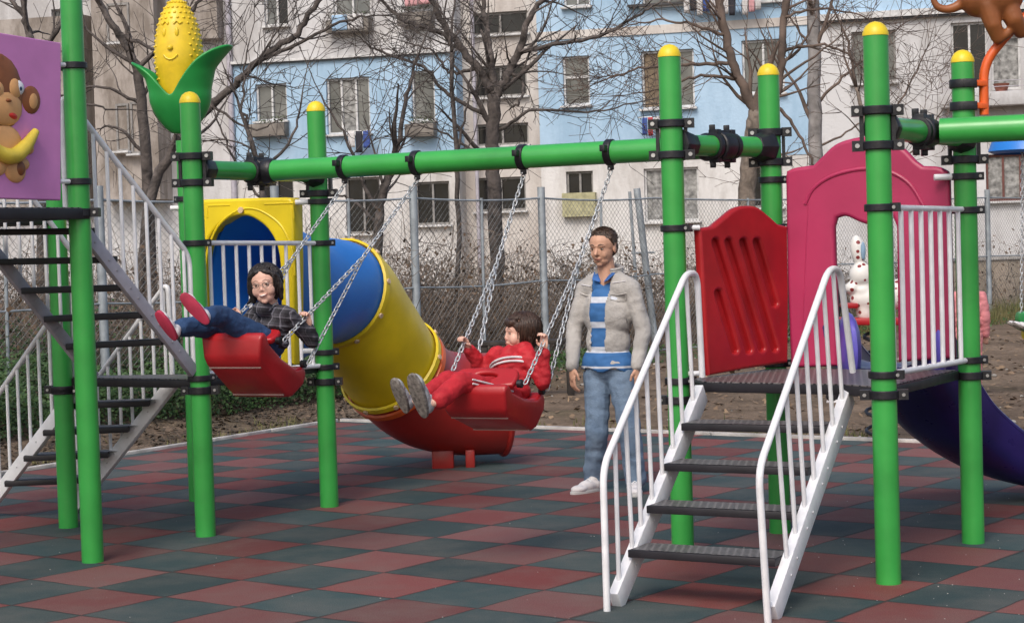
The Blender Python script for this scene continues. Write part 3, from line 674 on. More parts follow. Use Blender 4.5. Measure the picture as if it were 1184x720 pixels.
# ------------------------------------------------------------ beams
pA = (P['A']+P['C'])/2+V((0, 0, ZB)); pB = (P['B']+P['D'])/2+V((0, 0, ZB)); bd = (pB-pA).normalized()
BM = thing('swing_beam', pA, 'long green tube spanning between the two towers and carrying both swings', 'beam')
mb = MB(); mb.tube([pA+bd*.10, pB-bd*.06], .063, 36); mb.build('tube', GREEN, BM)
for pp_, ax in ((pA, (P['C']-P['A'])), (pB, (P['D']-P['B']))): cross_coupling(BM, pp_, ax, .058)
mb = MB(); mb.tube([pA+bd*.05, pA+bd*.10, pA+bd*.12], [.075, .075, .066], 20); mb.tube([pB-bd*.05, pB-bd*.10, pB-bd*.12], [.075, .075, .066], 20); mb.build('sleeve', BLACK, BM, bevel=.003)
def on_beam(u):
    r = ray(u, 190); # intersect in plan with beam line
    k = (pA.x*r.y-pA.y*r.x)/(bd.y*r.x-bd.x*r.y); return pA+bd*k
HANG = {u: on_beam(u) for u in (398, 482, 605, 706)}
for u, p in HANG.items():
    mb = MB(); mb.tube([p-bd*.022, p-bd*.018, p+bd*.018, p+bd*.022], [.066, .072, .072, .066], 24)
    s = bd.cross(V((0, 0, 1))); mb.bar(p+s*.07-bd*.0+up*.02, p+s*.11+up*.02, .03, .035); mb.bar(p-up*.06, p-up*.095, .035, .03, V((0, 1, 0)))
    mb.cur = 1; mb.tube([p-up*.09-s*.02, p-up*.09+s*.02], .008, 8); mb.build('hanger', [BLACK, BOLT], BM, bevel=.002)
qa = (P['E']+P['F'])/2+V((0, 0, ZB+.0)); qd = (onpl(1184, 147, qa, V((.3, .95, 0)).normalized())-qa); qd.z = 0; qd.normalize()
B2 = thing('swing_beam', qa, 'green tube running out of frame to the right from the right-hand tower', 'beam')
mb = MB(); mb.tube([qa+qd*.08, qa+qd*3.0], .063, 36); mb.build('tube', GREEN, B2); cross_coupling(B2, qa, P['F']-P['E'], .058)
# ------------------------------------------------------------ people kit
SKIN = mat('skin', (.68, .41, .32), .5, nscale=14, namt=.06, spec=.35); SKIN2 = mat('skin_tanned', (.60, .34, .235), .5, nscale=14, namt=.07, spec=.35)
LIP = mat('lips', (.45, .12, .10), .5); TEETH = mat('teeth', (.75, .72, .68), .3)
def hairmat(name, c):
    m, nt, b, N, L = newmat(name); b.inputs['Roughness'].default_value = .42
    tc = N.new('ShaderNodeTexCoord'); mp = N.new('ShaderNodeMapping'); mp.inputs['Scale'].default_value = (1, 1, .16); L.new(tc.outputs['Object'], mp.inputs[0])
    n = N.new('ShaderNodeTexNoise'); n.inputs['Scale'].default_value = 170; n.inputs['Detail'].default_value = 4; L.new(mp.outputs[0], n.inputs['Vector'])
    r = N.new('ShaderNodeValToRGB'); r.color_ramp.elements[0].position = .35; r.color_ramp.elements[0].color = (*[x*.45 for x in c], 1); r.color_ramp.elements[1].position = .7; r.color_ramp.elements[1].color = (*[x*1.7 for x in c], 1)
    L.new(n.outputs['Fac'], r.inputs[0]); L.new(r.outputs[0], b.inputs['Base Color'])
    bp = N.new('ShaderNodeBump'); bp.inputs['Strength'].default_value = .9; bp.inputs['Distance'].default_value = .006; L.new(n.outputs['Fac'], bp.inputs['Height']); L.new(bp.outputs[0], b.inputs['Normal'])
    return m
HAIR_D = hairmat('dark_hair', (.018, .013, .012)); HAIR_B = hairmat('brown_hair', (.045, .022, .014)); HAIR_S = hairmat('short_brown_hair', (.075, .045, .03))
EYES = mat('eyeball', (.42, .38, .36), .35, nscale=20, namt=.03)
def stripes(name, base, line, axis, bands, rough=.8, nrm=None, extra=None):
    """cloth with a few woven bands at given heights (object z) """
    m, nt, b, N, L = newmat(name); b.inputs['Roughness'].default_value = rough
    tc = N.new('ShaderNodeTexCoord'); d = N.new('ShaderNodeVectorMath'); d.operation = 'DOT_PRODUCT'; d.inputs[1].default_value = axis; L.new(tc.outputs['Object'], d.inputs[0])
    acc = None
    for z0, z1, _ in bands:
        a = N.new('ShaderNodeMath'); a.operation = 'GREATER_THAN'; a.inputs[1].default_value = z0; L.new(d.outputs['Value'], a.inputs[0])
        c = N.new('ShaderNodeMath'); c.operation = 'LESS_THAN'; c.inputs[1].default_value = z1; L.new(d.outputs['Value'], c.inputs[0])
        e = N.new('ShaderNodeMath'); e.operation = 'MULTIPLY'; L.new(a.outputs[0], e.inputs[0]); L.new(c.outputs[0], e.inputs[1])
        if acc is None: acc = e.outputs[0]
        else:
            s = N.new('ShaderNodeMath'); s.operation = 'MAXIMUM'; L.new(acc, s.inputs[0]); L.new(e.outputs[0], s.inputs[1]); acc = s.outputs[0]
    nz = N.new('ShaderNodeTexNoise'); nz.inputs['Scale'].default_value = 20; nz.inputs['Detail'].default_value = 5; L.new(tc.outputs['Object'], nz.inputs['Vector'])
    mr = N.new('ShaderNodeMapRange'); mr.inputs['To Min'].default_value = .8; mr.inputs['To Max'].default_value = 1.15; L.new(nz.outputs['Fac'], mr.inputs['Value'])
    mx = N.new('ShaderNodeMix'); mx.data_type = 'RGBA'; L.new(acc, mx.inputs['Factor']); mx.inputs['A'].default_value = (*base, 1); mx.inputs['B'].default_value = (*line, 1)
    m2 = N.new('ShaderNodeMix'); m2.data_type = 'RGBA'; m2.blend_type = 'MULTIPLY'; m2.inputs['Factor'].default_value = 1; L.new(mx.outputs['Result'], m2.inputs['A']); L.new(mr.outputs[0], m2.inputs['B'])
    L.new(m2.outputs['Result'], b.inputs['Base Color'])
    return m
def plaid(name, f, l, u):
    m, nt, b, N, L = newmat(name); b.inputs['Roughness'].default_value = .85
    tc = N.new('ShaderNodeTexCoord'); acc = None
    for ax, per, th, lev in ((l, .045, .10, .30), (u, .045, .10, .30), (l, .045, .42, .08), (u, .045, .42, .08), (l, .0225, .12, .10)):
        d = N.new('ShaderNodeVectorMath'); d.operation = 'DOT_PRODUCT'; d.inputs[1].default_value = V(ax)/per; L.new(tc.outputs['Object'], d.inputs[0])
        fr = N.new('ShaderNodeMath'); fr.operation = 'FRACT'; L.new(d.outputs['Value'], fr.inputs[0])
        lt_ = N.new('ShaderNodeMath'); lt_.operation = 'LESS_THAN'; lt_.inputs[1].default_value = th; L.new(fr.outputs[0], lt_.inputs[0])
        q = N.new('ShaderNodeMath'); q.operation = 'MULTIPLY'; q.inputs[1].default_value = lev; L.new(lt_.outputs[0], q.inputs[0])
        if acc is None: acc = q.outputs[0]
        else:
            s = N.new('ShaderNodeMath'); s.operation = 'ADD'; L.new(acc, s.inputs[0]); L.new(q.outputs[0], s.inputs[1]); acc = s.outputs[0]
    mx = N.new('ShaderNodeMix'); mx.data_type = 'RGBA'; L.new(acc, mx.inputs['Factor']); mx.inputs['A'].default_value = (.015, .014, .019, 1); mx.inputs['B'].default_value = (.30, .29, .34, 1)
    L.new(mx.outputs['Result'], b.inputs['Base Color']); return m
def ax3(f, u=V((0, 0, 1))):
    f = V(f).normalized(); l = V(u).cross(f).normalized(); u = f.cross(l); return f, l, u
def head_prims(c, f, l, u, h, child=False):
    B = Matrix((f, l, u)).transposed(); q = lambda a, b, d: c+(f*a+l*b+u*d)*h
    k = 1.08 if child else 1.06
    pr = [('e', q(-.05, 0, .13), (.41*h, .34*h*k, .37*h), B), ('e', q(.07, 0, -.08), (.30*h, .275*h*k, .36*h), B), ('e', q(.12, 0, -.31), (.20*h, .21*h*k, .15*h), B),
          ('e', q(.24, 0, -.41), (.08*h, .09*h, .07*h), B), ('c', q(.35, 0, .02), (.026 if child else .034)*h, q(.43 if not child else .385, 0, -.12), (.036 if child else .05)*h), ('e', q(.35 if child else .36, .04, -.14), (.036*h, .03*h, .026*h), B), ('e', q(.35 if child else .36, -.04, -.14), (.036*h, .03*h, .026*h), B),
          ('e', q(.29, 0, .08), (.09*h, .22*h, .055*h), B), ('e', q(.325, 0, -.245), (.045*h, .10*h, .026*h), B), ('e', q(.318, 0, -.295), (.045*h, .085*h, .026*h), B)]
    for s in (1, -1):
        pr += [('e', q(.21 if child else .23, s*(.17 if child else .15), -.14), ((.13 if child else .09)*h, (.125 if child else .09)*h, (.15 if child else .13)*h), B), ('e', q(-.03, s*.345, -.05), (.075*h, .03*h, .11*h), B)]
    return pr
def face(parent, c, f, l, u, h, child=False, smile=False, iris=(.03, .018, .01), browc=None):
    B = Matrix((f, l, u)).transposed(); q = lambda a, b, d: c+(f*a+l*b+u*d)*h
    for s in (1, -1):
        mb = MB(); mb.ell(q(.322, s*.135, .0), (.028*h, .046*h, .015*h), B, 12, 8); e = mb.build('eye', EYES, parent, angle=180)
        mb = MB(); mb.ell(q(.342, s*.135, .0), (.012*h, .027*h, .017*h), B, 10, 6); mb.build('iris', EYEB if False else mat('iris', iris, .25), e, angle=180)
        mb = MB(); mb.tube([q(.33, s*.08, .018), q(.350, s*.13, .026), q(.315, s*.19, .010)], .006*h, 6); mb.build('eyelid', browc or HAIR_S, parent)
        mb = MB(); mb.tube([q(.375, s*.06, .105), q(.372, s*.13, .13), q(.31, s*.215, .10)], [(.005 if child else .012)*h, (.007 if child else .014)*h, .004*h], 6); mb.build('eyebrow', browc or HAIR_S, parent)
    mb = MB()
    if smile:
        mb.tube([q(.30, .125, -.225), q(.352, .07, -.262), q(.366, 0, -.275), q(.352, -.07, -.262), q(.30, -.125, -.225)], [.005*h, .018*h, .024*h, .018*h, .005*h], 8); mb.build('mouth', LIP, parent); mb = MB(); mb.tube([q(.345, .095, -.238), q(.374, .05, -.256), q(.384, 0, -.263), q(.374, -.05, -.256), q(.345, -.095, -.238)], [.005*h, .013*h, .016*h, .013*h, .005*h], 6); mb.build('teeth', TEETH, parent)
    else:
        mb.tube([q(.32, .10, -.27), q(.362, .04, -.268), q(.370, 0, -.272), q(.362, -.04, -.268), q(.32, -.10, -.27)], [.006*h, .013*h, .012*h, .013*h, .006*h], 6); mb.build('mouth', LIP, parent)
def hand_prims(w, d, pn, s, curl=.9, thumb=1, spread=.0):
    """w wrist, d towards knuckles, pn palm normal (fingers curl towards it), s hand length; thumb = side sign"""
    d = V(d).normalized(); pn = V(pn); pn = (pn-d*pn.dot(d)).normalized(); sd = d.cross(pn)*thumb
    B = Matrix((d, sd, pn)).transposed(); pr = [('e', w+d*s*.27, (.30*s, .215*s, .10*s), B), ('e', w+d*s*.40+sd*s*.02, (.17*s, .225*s, .085*s), B)]
    for i, (o, ln) in enumerate(((.165, .44), (.055, .49), (-.055, .45), (-.16, .36))):
        p = w+d*s*.50+sd*s*o; a = .25*curl; r = .052*s
        for k, fr in enumerate((.42, .32, .26)):
            dr = (d*cos(a)+pn*sin(a)+sd*spread*o*2).normalized(); e = p+dr*s*ln*fr; pr.append(('c', p, r*(1-.1*k), e, r*(.9-.1*k))); p = e; a += 1.15*curl
    p = w+d*s*.16+sd*s*.17+pn*s*.02; e = p+(d*.55+sd*.55+pn*.35*max(.4, curl)).normalized()*s*.2; e2 = e+(d*.75+sd*(.35-.6*curl)+pn*.5*curl).normalized()*s*.17
    pr += [('c', w+d*s*.1+sd*s*.1, .07*s, p, .07*s), ('c', p, .066*s, e, .058*s), ('c', e, .056*s, e2, .046*s)]
    return pr
def shoe(parent, heel, toe, updir, k, mu, ms, sole_t=.022, name='shoe'):
    """heel/toe points on the sole plane, updir away from the sole"""
    d = (toe-heel); L_ = d.length; d.normalize(); u = (updir-d*updir.dot(d)).normalized(); l = u.cross(d); B = Matrix((d, l, u)).transposed(); w = L_*.19
    pr = [('e', heel+d*L_*.18+u*L_*.17, (L_*.2, w*.88, L_*.19), B), ('e', heel+d*L_*.45+u*L_*.13, (L_*.32, w*.88, L_*.16), B), ('e', heel+d*L_*.76+u*L_*.09, (L_*.24, w, L_*.105), B), ('e', heel+d*L_*.2+u*L_*.3, (L_*.16, w*.75, L_*.14), B)]
    o = blob(name, pr, .006*max(.8, k), mu, parent, 3)
    mb = MB(); out = []
    for i in range(20):
        t = 2*pi*i/20; x = .5-.5*cos(t); wd = (.80+.28*sin(x*pi*1.1-.5))*w; out.append((x*L_, wd*sin(t)*(1 if sin(t) else 0)))
    out = [(L_*.5-L_*.54*cos(2*pi*i/24), w*(1.0+.12*(-cos(2*pi*i/24)))*(abs(sin(2*pi*i/24))**.75)*(1 if sin(2*pi*i/24) >= 0 else -1)*.95) for i in range(24)]
    vs = [heel+d*x+l*y+u*z for z in (-.012*max(.6, k), sole_t*.6) for x, y in out]; n = 24
    mb.add(vs, [tuple(range(n-1, -1, -1)), tuple(range(n, 2*n))]+[(i, (i+1) % n, n+(i+1) % n, n+i) for i in range(n)])
    mb.build('sole', ms, o, bevel=.004)
    mb = MB()
    for t in (.42, .52, .62): mb.tube([heel+d*L_*t+l*w*.5+u*L_*(.40-.35*t), heel+d*L_*(t+.0)+u*L_*(.47-.36*t), heel+d*L_*t-l*w*.5+u*L_*(.40-.35*t)], .0035, 5)
    mb.build('laces', EYEW, o)
    return o
def torso_prims(J, k, g=0.):
    """chest / belly / pelvis ellipsoids fitted to the joints; g = clothing allowance"""
    shm = (J['shL']+J['shR'])/2; l = (J['shL']-J['shR']).normalized(); u = (shm-J['pel']).normalized(); f = l.cross(u).normalized(); l = u.cross(f); B = Matrix((f, l, u)).transposed()
    H = (shm-J['pel']).length; W_ = (J['shL']-J['shR']).length
    l2 = (J['hipL']-J['hipR']).normalized(); 
    pr = [('e', J['pel']+u*H*.68, (.105*k+g, W_*.46+g, H*.36), B), ('e', J['pel']+u*H*.33, (.098*k+g, W_*.39+g, H*.34), B), ('e', J['pel']+u*H*.02, (.10*k+g, W_*.40+g, H*.22+g), B),
          ('c', shm+u*.0+l*W_*.36, .052*k+g, shm-l*W_*.36, .052*k+g)]
    return pr, f, l, u
def limb(a, b, c, ra, rb, rc, mid=0.):
    return [('c', a, ra, b, rb), ('c', b, rb, c, rc)]
def person_body(parent, J, k, skin, hf, child, hs, hand_spec):
    pr, f, l, u = torso_prims(J, k)
    for s in 'LR':
        pr += limb(J['sh'+s], J['el'+s], J['wr'+s], .045*k, .036*k, .026*k); pr += limb(J['hip'+s], J['kn'+s], J['an'+s], .075*k, .05*k, .036*k)
        pr += [('c', J['an'+s], .036*k, J['an'+s]+(J['toe'+s]-J['heel'+s])*.12+(J['heel'+s]-J['an'+s])*.5, .026*k)]
        pr += hand_prims(J['wr'+s], *hand_spec[s])
    F3 = hf; pr += head_prims(J['head'], *F3, hs, child); pr += [('c', J['head']-F3[2]*hs*.3-F3[0]*hs*.08, .056*k, (J['shL']+J['shR'])/2+u*.01, .062*k)]
    return blob('body', pr, .0042, skin, parent, 3)
def strands(parent, ho, c, hf, h, rad, off, n, seed, fringe=.95, hang=.45, wid=.006, face_a=1.0, thick=1.0):
    """locks combed from the crown over the hair volume; joined into the hair mesh"""
    f, l, u = hf; rnd = random.Random(seed); mb = MB()
    for _ in range(n):
        ph = rnd.uniform(-pi, pi); fr = abs(ph) < face_a; tm = (fringe if fr else 1.62)+rnd.gauss(0, .05); k = 9; pts = []; t0 = rnd.uniform(.08, .75); dph = rnd.gauss(0, .10); ex = rnd.uniform(.0, .03)
        for i in range(k):
            t = t0+(tm-t0)*i/(k-1); a = ph+dph*i/k
            pts.append(c+f*h*(off[0]+(rad[0]+ex)*sin(t)*cos(a))+l*h*(rad[1]+ex)*sin(t)*sin(a)+u*h*(off[1]+(rad[2]+ex)*cos(t)))
        if not fr and hang > .02:
            e = pts[-1]; hl = hang*rnd.uniform(.75, 1.1)
            for j in (1, 2, 3): pts.append(e-u*h*hl*j/3+(c-e).normalized()*h*.02*j*j*.5+l*h*rnd.gauss(0, .012)+f*h*rnd.gauss(0, .012))
        m_ = len(pts); w = wid*rnd.uniform(.6, 1.3)*thick; mb.tube(pts, [w*(.6+.6*sin(pi*min(1, (i+1)/m_)))*(1 if i < m_-1 else .2) for i in range(m_)], 4)
    me = bpy.data.meshes.new('t'); o3 = org(parent); me.from_pydata([p-o3 for p in mb.v], [], mb.f); smoothen(me, 180)
    bm = bmesh.new(); bm.from_mesh(ho.data); bm.from_mesh(me); bm.to_mesh(ho.data); bm.free()
# ------------------------------------------------------------ swings
def chain(a, b, parent, pitch=.032, wire=.0038, name='chain'):
    a = V(a); b = V(b); d = b-a; n = max(2, int(d.length/pitch)); d.normalize(); x, y = frame(a, d); mb = MB(); st = (b-a).length/n
    for i in range(n):
        c = a+d*st*(i+.5); w = x if i % 2 == 0 else y; hl = st*.64; hw = .0105; pts = []
        for k in range(10):
            t = 2*pi*k/10; pts.append(c+d*(hl-hw if cos(t) > 0 else -(hl-hw))*1+d*hw*cos(t)+w*hw*sin(t))
        mb.tube(pts, wire, 5, closed=True)
    return mb.build(name, CHAIN, parent, angle=180)
SEAM = mat('seam_scuffed', (.40, .28, .25), .6)
def make_swing(ctr, f, tilt, hn, hf_, label, split=.5):
    f = V(f).normalized(); l = V((0, 0, 1)).cross(f).normalized(); fr = f*cos(tilt)+V((0, 0, 1))*sin(tilt); u = fr.cross(l)
    sw = thing('swing', (hn+hf_)/2, label, 'swing', 'chain swings with red moulded seats')
    Q = lambda a, b, c: ctr+fr*a+l*b+u*c
    # moulded seat: side profile extruded, rounded
    prof = [(.225, .03), (.235, -.01), (.19, -.10), (.15, -.125), (-.15, -.160), (-.20, -.14), (-.255, -.04), (-.25, .02), (-.21, .05), (-.15, .0), (.0, -.015), (.15, .0), (.19, .03)]
    W2 = .185; mb = MB(); n = len(prof); vs = [Q(a, s*W2*(1 if c > -.1 else .9), c) for s in (-1, 1) for a, c in prof]
    mb.add(vs, [tuple(range(n)), tuple(range(2*n-1, n-1, -1))]+[(i, n+i, n+(i+1) % n, (i+1) % n) for i in range(n)])
    seat = mb.build('seat', RED, sw, bevel=.018, bseg=3, angle=50)
    for s in (1, -1):
        if s < 0: break
        O = Q(.085, 0, .065); up_g = (u*.80-fr*.60).normalized(); ng = l.cross(up_g); M_ = Matrix(((l.x, up_g.x, ng.x, O.x), (l.y, up_g.y, ng.y, O.y), (l.z, up_g.z, ng.z, O.z), (0, 0, 0, 1)))
        guard = pline([(-.165, -.045), (-.175, .0), (-.165, .055), (-.12, .075), (0, .078), (.12, .075), (.165, .055), (.175, 0), (.165, -.045)], 4)+[(.06, -.06), (-.06, -.06)]
        gh = [(.062*cos(2*pi*i/20), .018+.021*sin(2*pi*i/20)) for i in range(20)]
        plate('lap_guard', guard, [gh], M_, .035, .014, RED, sw)
        continue
        M_ = Matrix(((fr.x, u.x, -l.x, O.x), (fr.y, u.y, -l.y, O.y), (fr.z, u.z, -l.z, O.z), (0, 0, 0, 1)))
        arm = [(.13, -.05)]+pline([(.17, .02), (.14, .08), (.06, .12), (-.06, .125), (-.15, .10), (-.20, .05)], 4)+[(-.21, -.06)]
        hole = pline([(.07, .03), (.09, .055), (.06, .078), (-.02, .082), (-.09, .07), (-.10, .045), (-.06, .03), (.0, .026)], 3)
        plate('armrest', arm, [hole], M_, .045, .016, RED, sw)
    mb = MB()
    for aa, cc in ((.13, -.128), (-.13, -.1585)): mb = MB(); mb.tube([Q(aa, -W2*.84, cc), Q(aa, W2*.84, cc)], .0045, 6); mb.build('seam', SEAM, seat)
    rings = {}
    for side, h, s in (('near', hn, 1), ('far', hf_, -1)):
        a1, a2 = Q(.08, s*(W2+.03), .05), Q(-.19, s*(W2+.03), .05); rings[side] = (a1, a2)
        top = h-V((0, 0, .10)); sp = top+((a1+a2)/2-top)*split
        chain(top, sp, sw); chain(sp, a1, sw); chain(sp, a2, sw)
        for a_ in (a1, a2):
            mb = MB(); x, y = l, fr; mb.tube([a_-l*s*.02+(u*cos(t*pi/7)+fr*sin(t*pi/7))*.016 for t in range(14)], .007, 6, closed=True); mb.tube([a_-l*s*.04, a_-l*s*.015], .02, 12); mb.build('chain_bracket', BLACK, sw)
        rings[side] = (sp, a1, a2)
    return sw, fr, l, u, rings
S1, f1, l1, u1, ring1 = make_swing(at(293, 412, 9.87), (-.42, -.91, 0), radians(30), HANG[482], HANG[398], 'left swing with red plastic seat, swung up high under the girl in plaid', .47)
S2, f2, l2, u2, ring2 = make_swing(at(569, 457, 9.50), (-.42, -.91, 0), radians(12), HANG[706], HANG[605], 'right swing with red plastic seat under the child in the red tracksuit', .44)
def onseg(a, b, v):   # point on segment where its image row is v (approx)
    best = None
    for i in range(101):
        p = a.lerp(b, i/100); d = p-EYE; row = 360-F*d.dot(UX)/d.dot(-V((-D0.x, -D0.y, -D0.z)))
        if best is None or abs(row-v) < best[0]: best = (abs(row-v), p)
    return best[1]
DENIM = mat('denim_blue', (.022, .062, .16), .85, nscale=9, namt=.14, bump=.3, bscale=120)
DENIM2 = mat('denim_washed', (.19, .27, .38), .85, nscale=7, namt=.22, bump=.3, bscale=90, col2=(.10, .155, .24))
REDC = mat('tracksuit_red', (.46, .012, .022), .7, nscale=12, namt=.12, bump=.15, bscale=50)
SHW = mat('shoe_white', (.66, .64, .66), .6, nscale=20, namt=.08); SOLEP = mat('sole_pink', (.42, .03, .07), .6); SOLEG = mat('sole_grey', (.20, .18, .16), .8, nscale=60, namt=.3); SHG = mat('shoe_grey', (.38, .40, .42), .6, nscale=30, namt=.2)
# --- girl in plaid
GL = thing('person', at(310, 395, 9.9), 'girl with glasses in a dark plaid jacket and jeans, smiling on the left swing', 'person')
nh = onseg(ring1['near'][0], ring1['near'][1], 366); fh = onseg(ring1['far'][0], ring1['far'][1], 366)
nf = (nh-at(352, 395, 9.74)).normalized()
J = dict(shL=at(333, 364, 9.86), shR=at(297, 362, 10.0), elL=at(361, 394, nh.y+.05), elR=at(277, 384, 10.0), pel=at(312, 396, 9.93), hipL=at(306, 395, 9.84), hipR=at(295, 391, 9.95),
         knL=at(256, 366, 9.62), anL=at(237, 366, 9.42), knR=at(246, 378, 9.80), anR=at(208, 378, 9.60), heelL=at(240, 373, 9.36), toeL=at(211, 341, 9.33), heelR=at(203, 392, 9.54), toeR=at(182, 361, 9.50), head=at(306.5, 329, 9.86))
def wrist(hand, el, s): d = (el-hand).normalized(); return hand+d*s*.42
J['wrL'] = wrist(nh, J['elL'], .125)+V((0, 0, -.01)); J['wrR'] = wrist(fh, J['elR'], .125)
hf = ax3(V((-.16, -1, -.02)), V((-.12, 0, 1))); hs = .205; K = .72
hd = lambda J, s, h: (h-J['wr'+s])
body = person_body(GL, J, K, SKIN, hf, True, hs, dict(L=(hd(J, 'L', nh), V((-.5, -.8, .1)), .125, .95, -1), R=(hd(J, 'R', fh), V((-.5, -.8, .1)), .125, .95, 1)))
face(GL, J['head'], *hf, hs, True, True, browc=HAIR_D)
f, l, u = hf; B = Matrix((f, l, u)).transposed(); q = lambda a, b, c: J['head']+(f*a+l*b+u*c)*hs
hp = [('e', q(-.08, 0, .15), (.40*hs, .385*hs, .365*hs), B), ('e', q(-.16, .0, -.10), (.28*hs, .375*hs, .38*hs), B)]
for s in (1, -1): hp += [('c', q(.08, s*.33, .18), .10*hs, q(.02, s*.385, -.12), .10*hs), ('c', q(.02, s*.385, -.12), .10*hs, q(-.02, s*.36, -.40), .06*hs), ('c', q(.24, s*.12, .33), .085*hs, q(.14, s*.31, .22), .09*hs)]
hp += [('c', q(-.1, -.38, -.3), .09*hs, q(-.05, -.56, -.42), .03*hs), ('c', q(.2, .14, .36), .08*hs, q(.2, -.14, .36), .08*hs)]
ho = blob('hair', hp, .005, HAIR_D, GL, 4, wr=.002, wscale=38); strands(GL, ho, J['head'], hf, hs, (.415, .40, .39), (-.08, .14), 460, 1, fringe=.84, hang=.44, wid=.0035, face_a=.85)
mb = MB(); mb.tube([q(-.12+.0, .44*cos(t), .10+.44*sin(t)) for t in [pi*i/14 for i in range(15)]], .012*hs*3, 8); mb.build('headband', mat('headband_black', (.015, .012, .02), .4), GL)
mb = MB()
for s in (1, -1):
    mb.tube([q(.405-.03*abs(.14+.075*cos(t)), s*(.135+.085*cos(t)), .0+.055*sin(t)) for t in [2*pi*i/16 for i in range(16)]], .009*hs, 5, closed=True); mb.tube([q(.385, s*.22, .01), q(.0, s*.355, .0)], .008*hs, 5)
mb.tube([q(.41, .05, .01), q(.41, -.05, .01)], .009*hs, 5); mb.build('glasses', mat('glasses_metal', (.30, .25, .22), .3, .6), GL)
tp, f, l, u = torso_prims(J, K, .02)
sl_ = lambda s, g=.014: limb(J['sh'+s], J['el'+s], J['wr'+s]+(J['el'+s]-J['wr'+s]).normalized()*.015, .045*K+g, .038*K+g, .030*K+g*.8)
PL = plaid('plaid_cloth', f, l, u)
blob('jacket', tp+sl_('L')+sl_('R')+[('c', J['head']-u*hs*.62+f*.0, .055*K+.012, (J['shL']+J['shR'])/2, .07*K+.01)], .007, PL, GL, 4, wr=.007, wscale=20)
shm = (J['shL']+J['shR'])/2; cc = shm+u*.045+f*.02
mb = MB()
for s in (1, -1): mb.add([cc+f*.055+l*s*.004-u*.025, cc+f*.052+l*s*.05-u*.015, cc+f*.01+l*s*.06+u*.02, cc+f*.03+l*s*.012+u*.014]+[cc+f*.061+l*s*.004-u*.029, cc+f*.058+l*s*.054-u*.020, cc+f*.014+l*s*.066+u*.018, cc+f*.036+l*s*.012+u*.014], [(0, 1, 2, 3), (7, 6, 5, 4), (0, 4, 5, 1), (1, 5, 6, 2), (2, 6, 7, 3), (3, 7, 4, 0)])
mb.build('collar', mat('collar_grey', (.35, .36, .38), .8), GL, bevel=.001)
def trousers(J, K, m, parent, g=.018, hem=.25, wr=.006, rk=(.078, .055, .046)):
    pr = [('e', J['pel'], (.10*K+g, .12*K+g, .10*K+g))]
    for s in 'LR': e = J['an'+s]+(J['kn'+s]-J['an'+s]).normalized()*.02; pr += limb(J['hip'+s], J['kn'+s], e, rk[0]*K+g, rk[1]*K+g, rk[2]*K+g)
    return blob('trousers', pr, .007, m, parent, 3, wr=wr, wscale=16)
trousers(J, K, DENIM, GL, rk=(.078, .058, .044))
for s in 'LR': up_ = (J['kn'+s]-J['an'+s]); shoe(GL, J['heel'+s], J['toe'+s], up_, .7, SHW, SOLEP)
# --- child in the red tracksuit
RK = thing('person', at(592, 452, 9.6), 'child in a red tracksuit seen from the side, sitting on the right swing', 'person')
nh = onseg(ring2['near'][0], ring2['near'][1], 394); fh = onseg(ring2['far'][0], ring2['far'][1], 394)
J = dict(shL=at(610, 412, 9.60), shR=at(575, 409, 9.80), elL=at(628, 441, 9.56), elR=at(558, 430, 9.84), pel=at(592, 455, 9.62), hipL=at(588, 458, 9.54), hipR=at(578, 452, 9.68),
         knL=at(533, 441, 9.30), anL=at(505, 464, 9.14), knR=at(518, 440, 9.46), anR=at(489, 460, 9.30), heelL=at(491, 481, 9.12), toeL=at(476, 434, 9.04), heelR=at(470, 476, 9.26), toeR=at(455, 439, 9.20), head=at(601, 385, 9.72))
J['wrL'] = wrist(nh, J['elL'], .12); J['wrR'] = wrist(fh, J['elR'], .12)
hf = ax3(V((-.93, -.33, .04)), V((.1, 0, 1))); hs = .20
body = person_body(RK, J, K, SKIN, hf, True, hs, dict(L=(hd(J, 'L', nh), V((-.6, -.7, .1)), .12, .95, -1), R=(hd(J, 'R', fh), V((-.6, -.7, .1)), .12, .95, 1)))
face(RK, J['head'], *hf, hs, True, False, browc=HAIR_B)
f, l, u = hf; B = Matrix((f, l, u)).transposed(); q = lambda a, b, c: J['head']+(f*a+l*b+u*c)*hs
hp = [('e', q(-.11, 0, .16), (.42*hs, .39*hs, .37*hs), B), ('e', q(-.22, .0, -.08), (.30*hs, .37*hs, .38*hs), B), ('c', q(.28, .16, .27), .10*hs, q(.28, -.16, .27), .10*hs), ('c', q(.30, .1, .17), .06*hs, q(.30, -.1, .17), .06*hs)]
for s in (1, -1): hp += [('c', q(.24, s*.20, .30), .09*hs, q(.14, s*.30, .10), .07*hs), ('c', q(.09, s*.31, .22), .10*hs, q(-.12, s*.34, -.12), .10*hs), ('c', q(-.14, s*.34, -.12), .10*hs, q(-.17, s*.31, -.36), .07*hs)]
ho = blob('hair', hp, .005, HAIR_B, RK, 4, wr=.002, wscale=36); strands(RK, ho, J['head'], hf, hs, (.45, .42, .40), (-.11, .14), 460, 2, fringe=1.0, hang=.34, wid=.0035, face_a=1.0)
tp, f, l, u = torso_prims(J, K, .014); shm = (J['shL']+J['shR'])/2
blob('jacket', tp+sl_('L', .015)+sl_('R', .015)+[('c', J['head']-hf[2]*hs*.52-hf[0]*.01, .05*K+.018, shm, .07*K+.015)], .007, REDC, RK, 4, wr=.008, wscale=18)
WST = mat('white_stripe', (.75, .72, .75), .7)
Hh_ = (shm-J['pel']).length
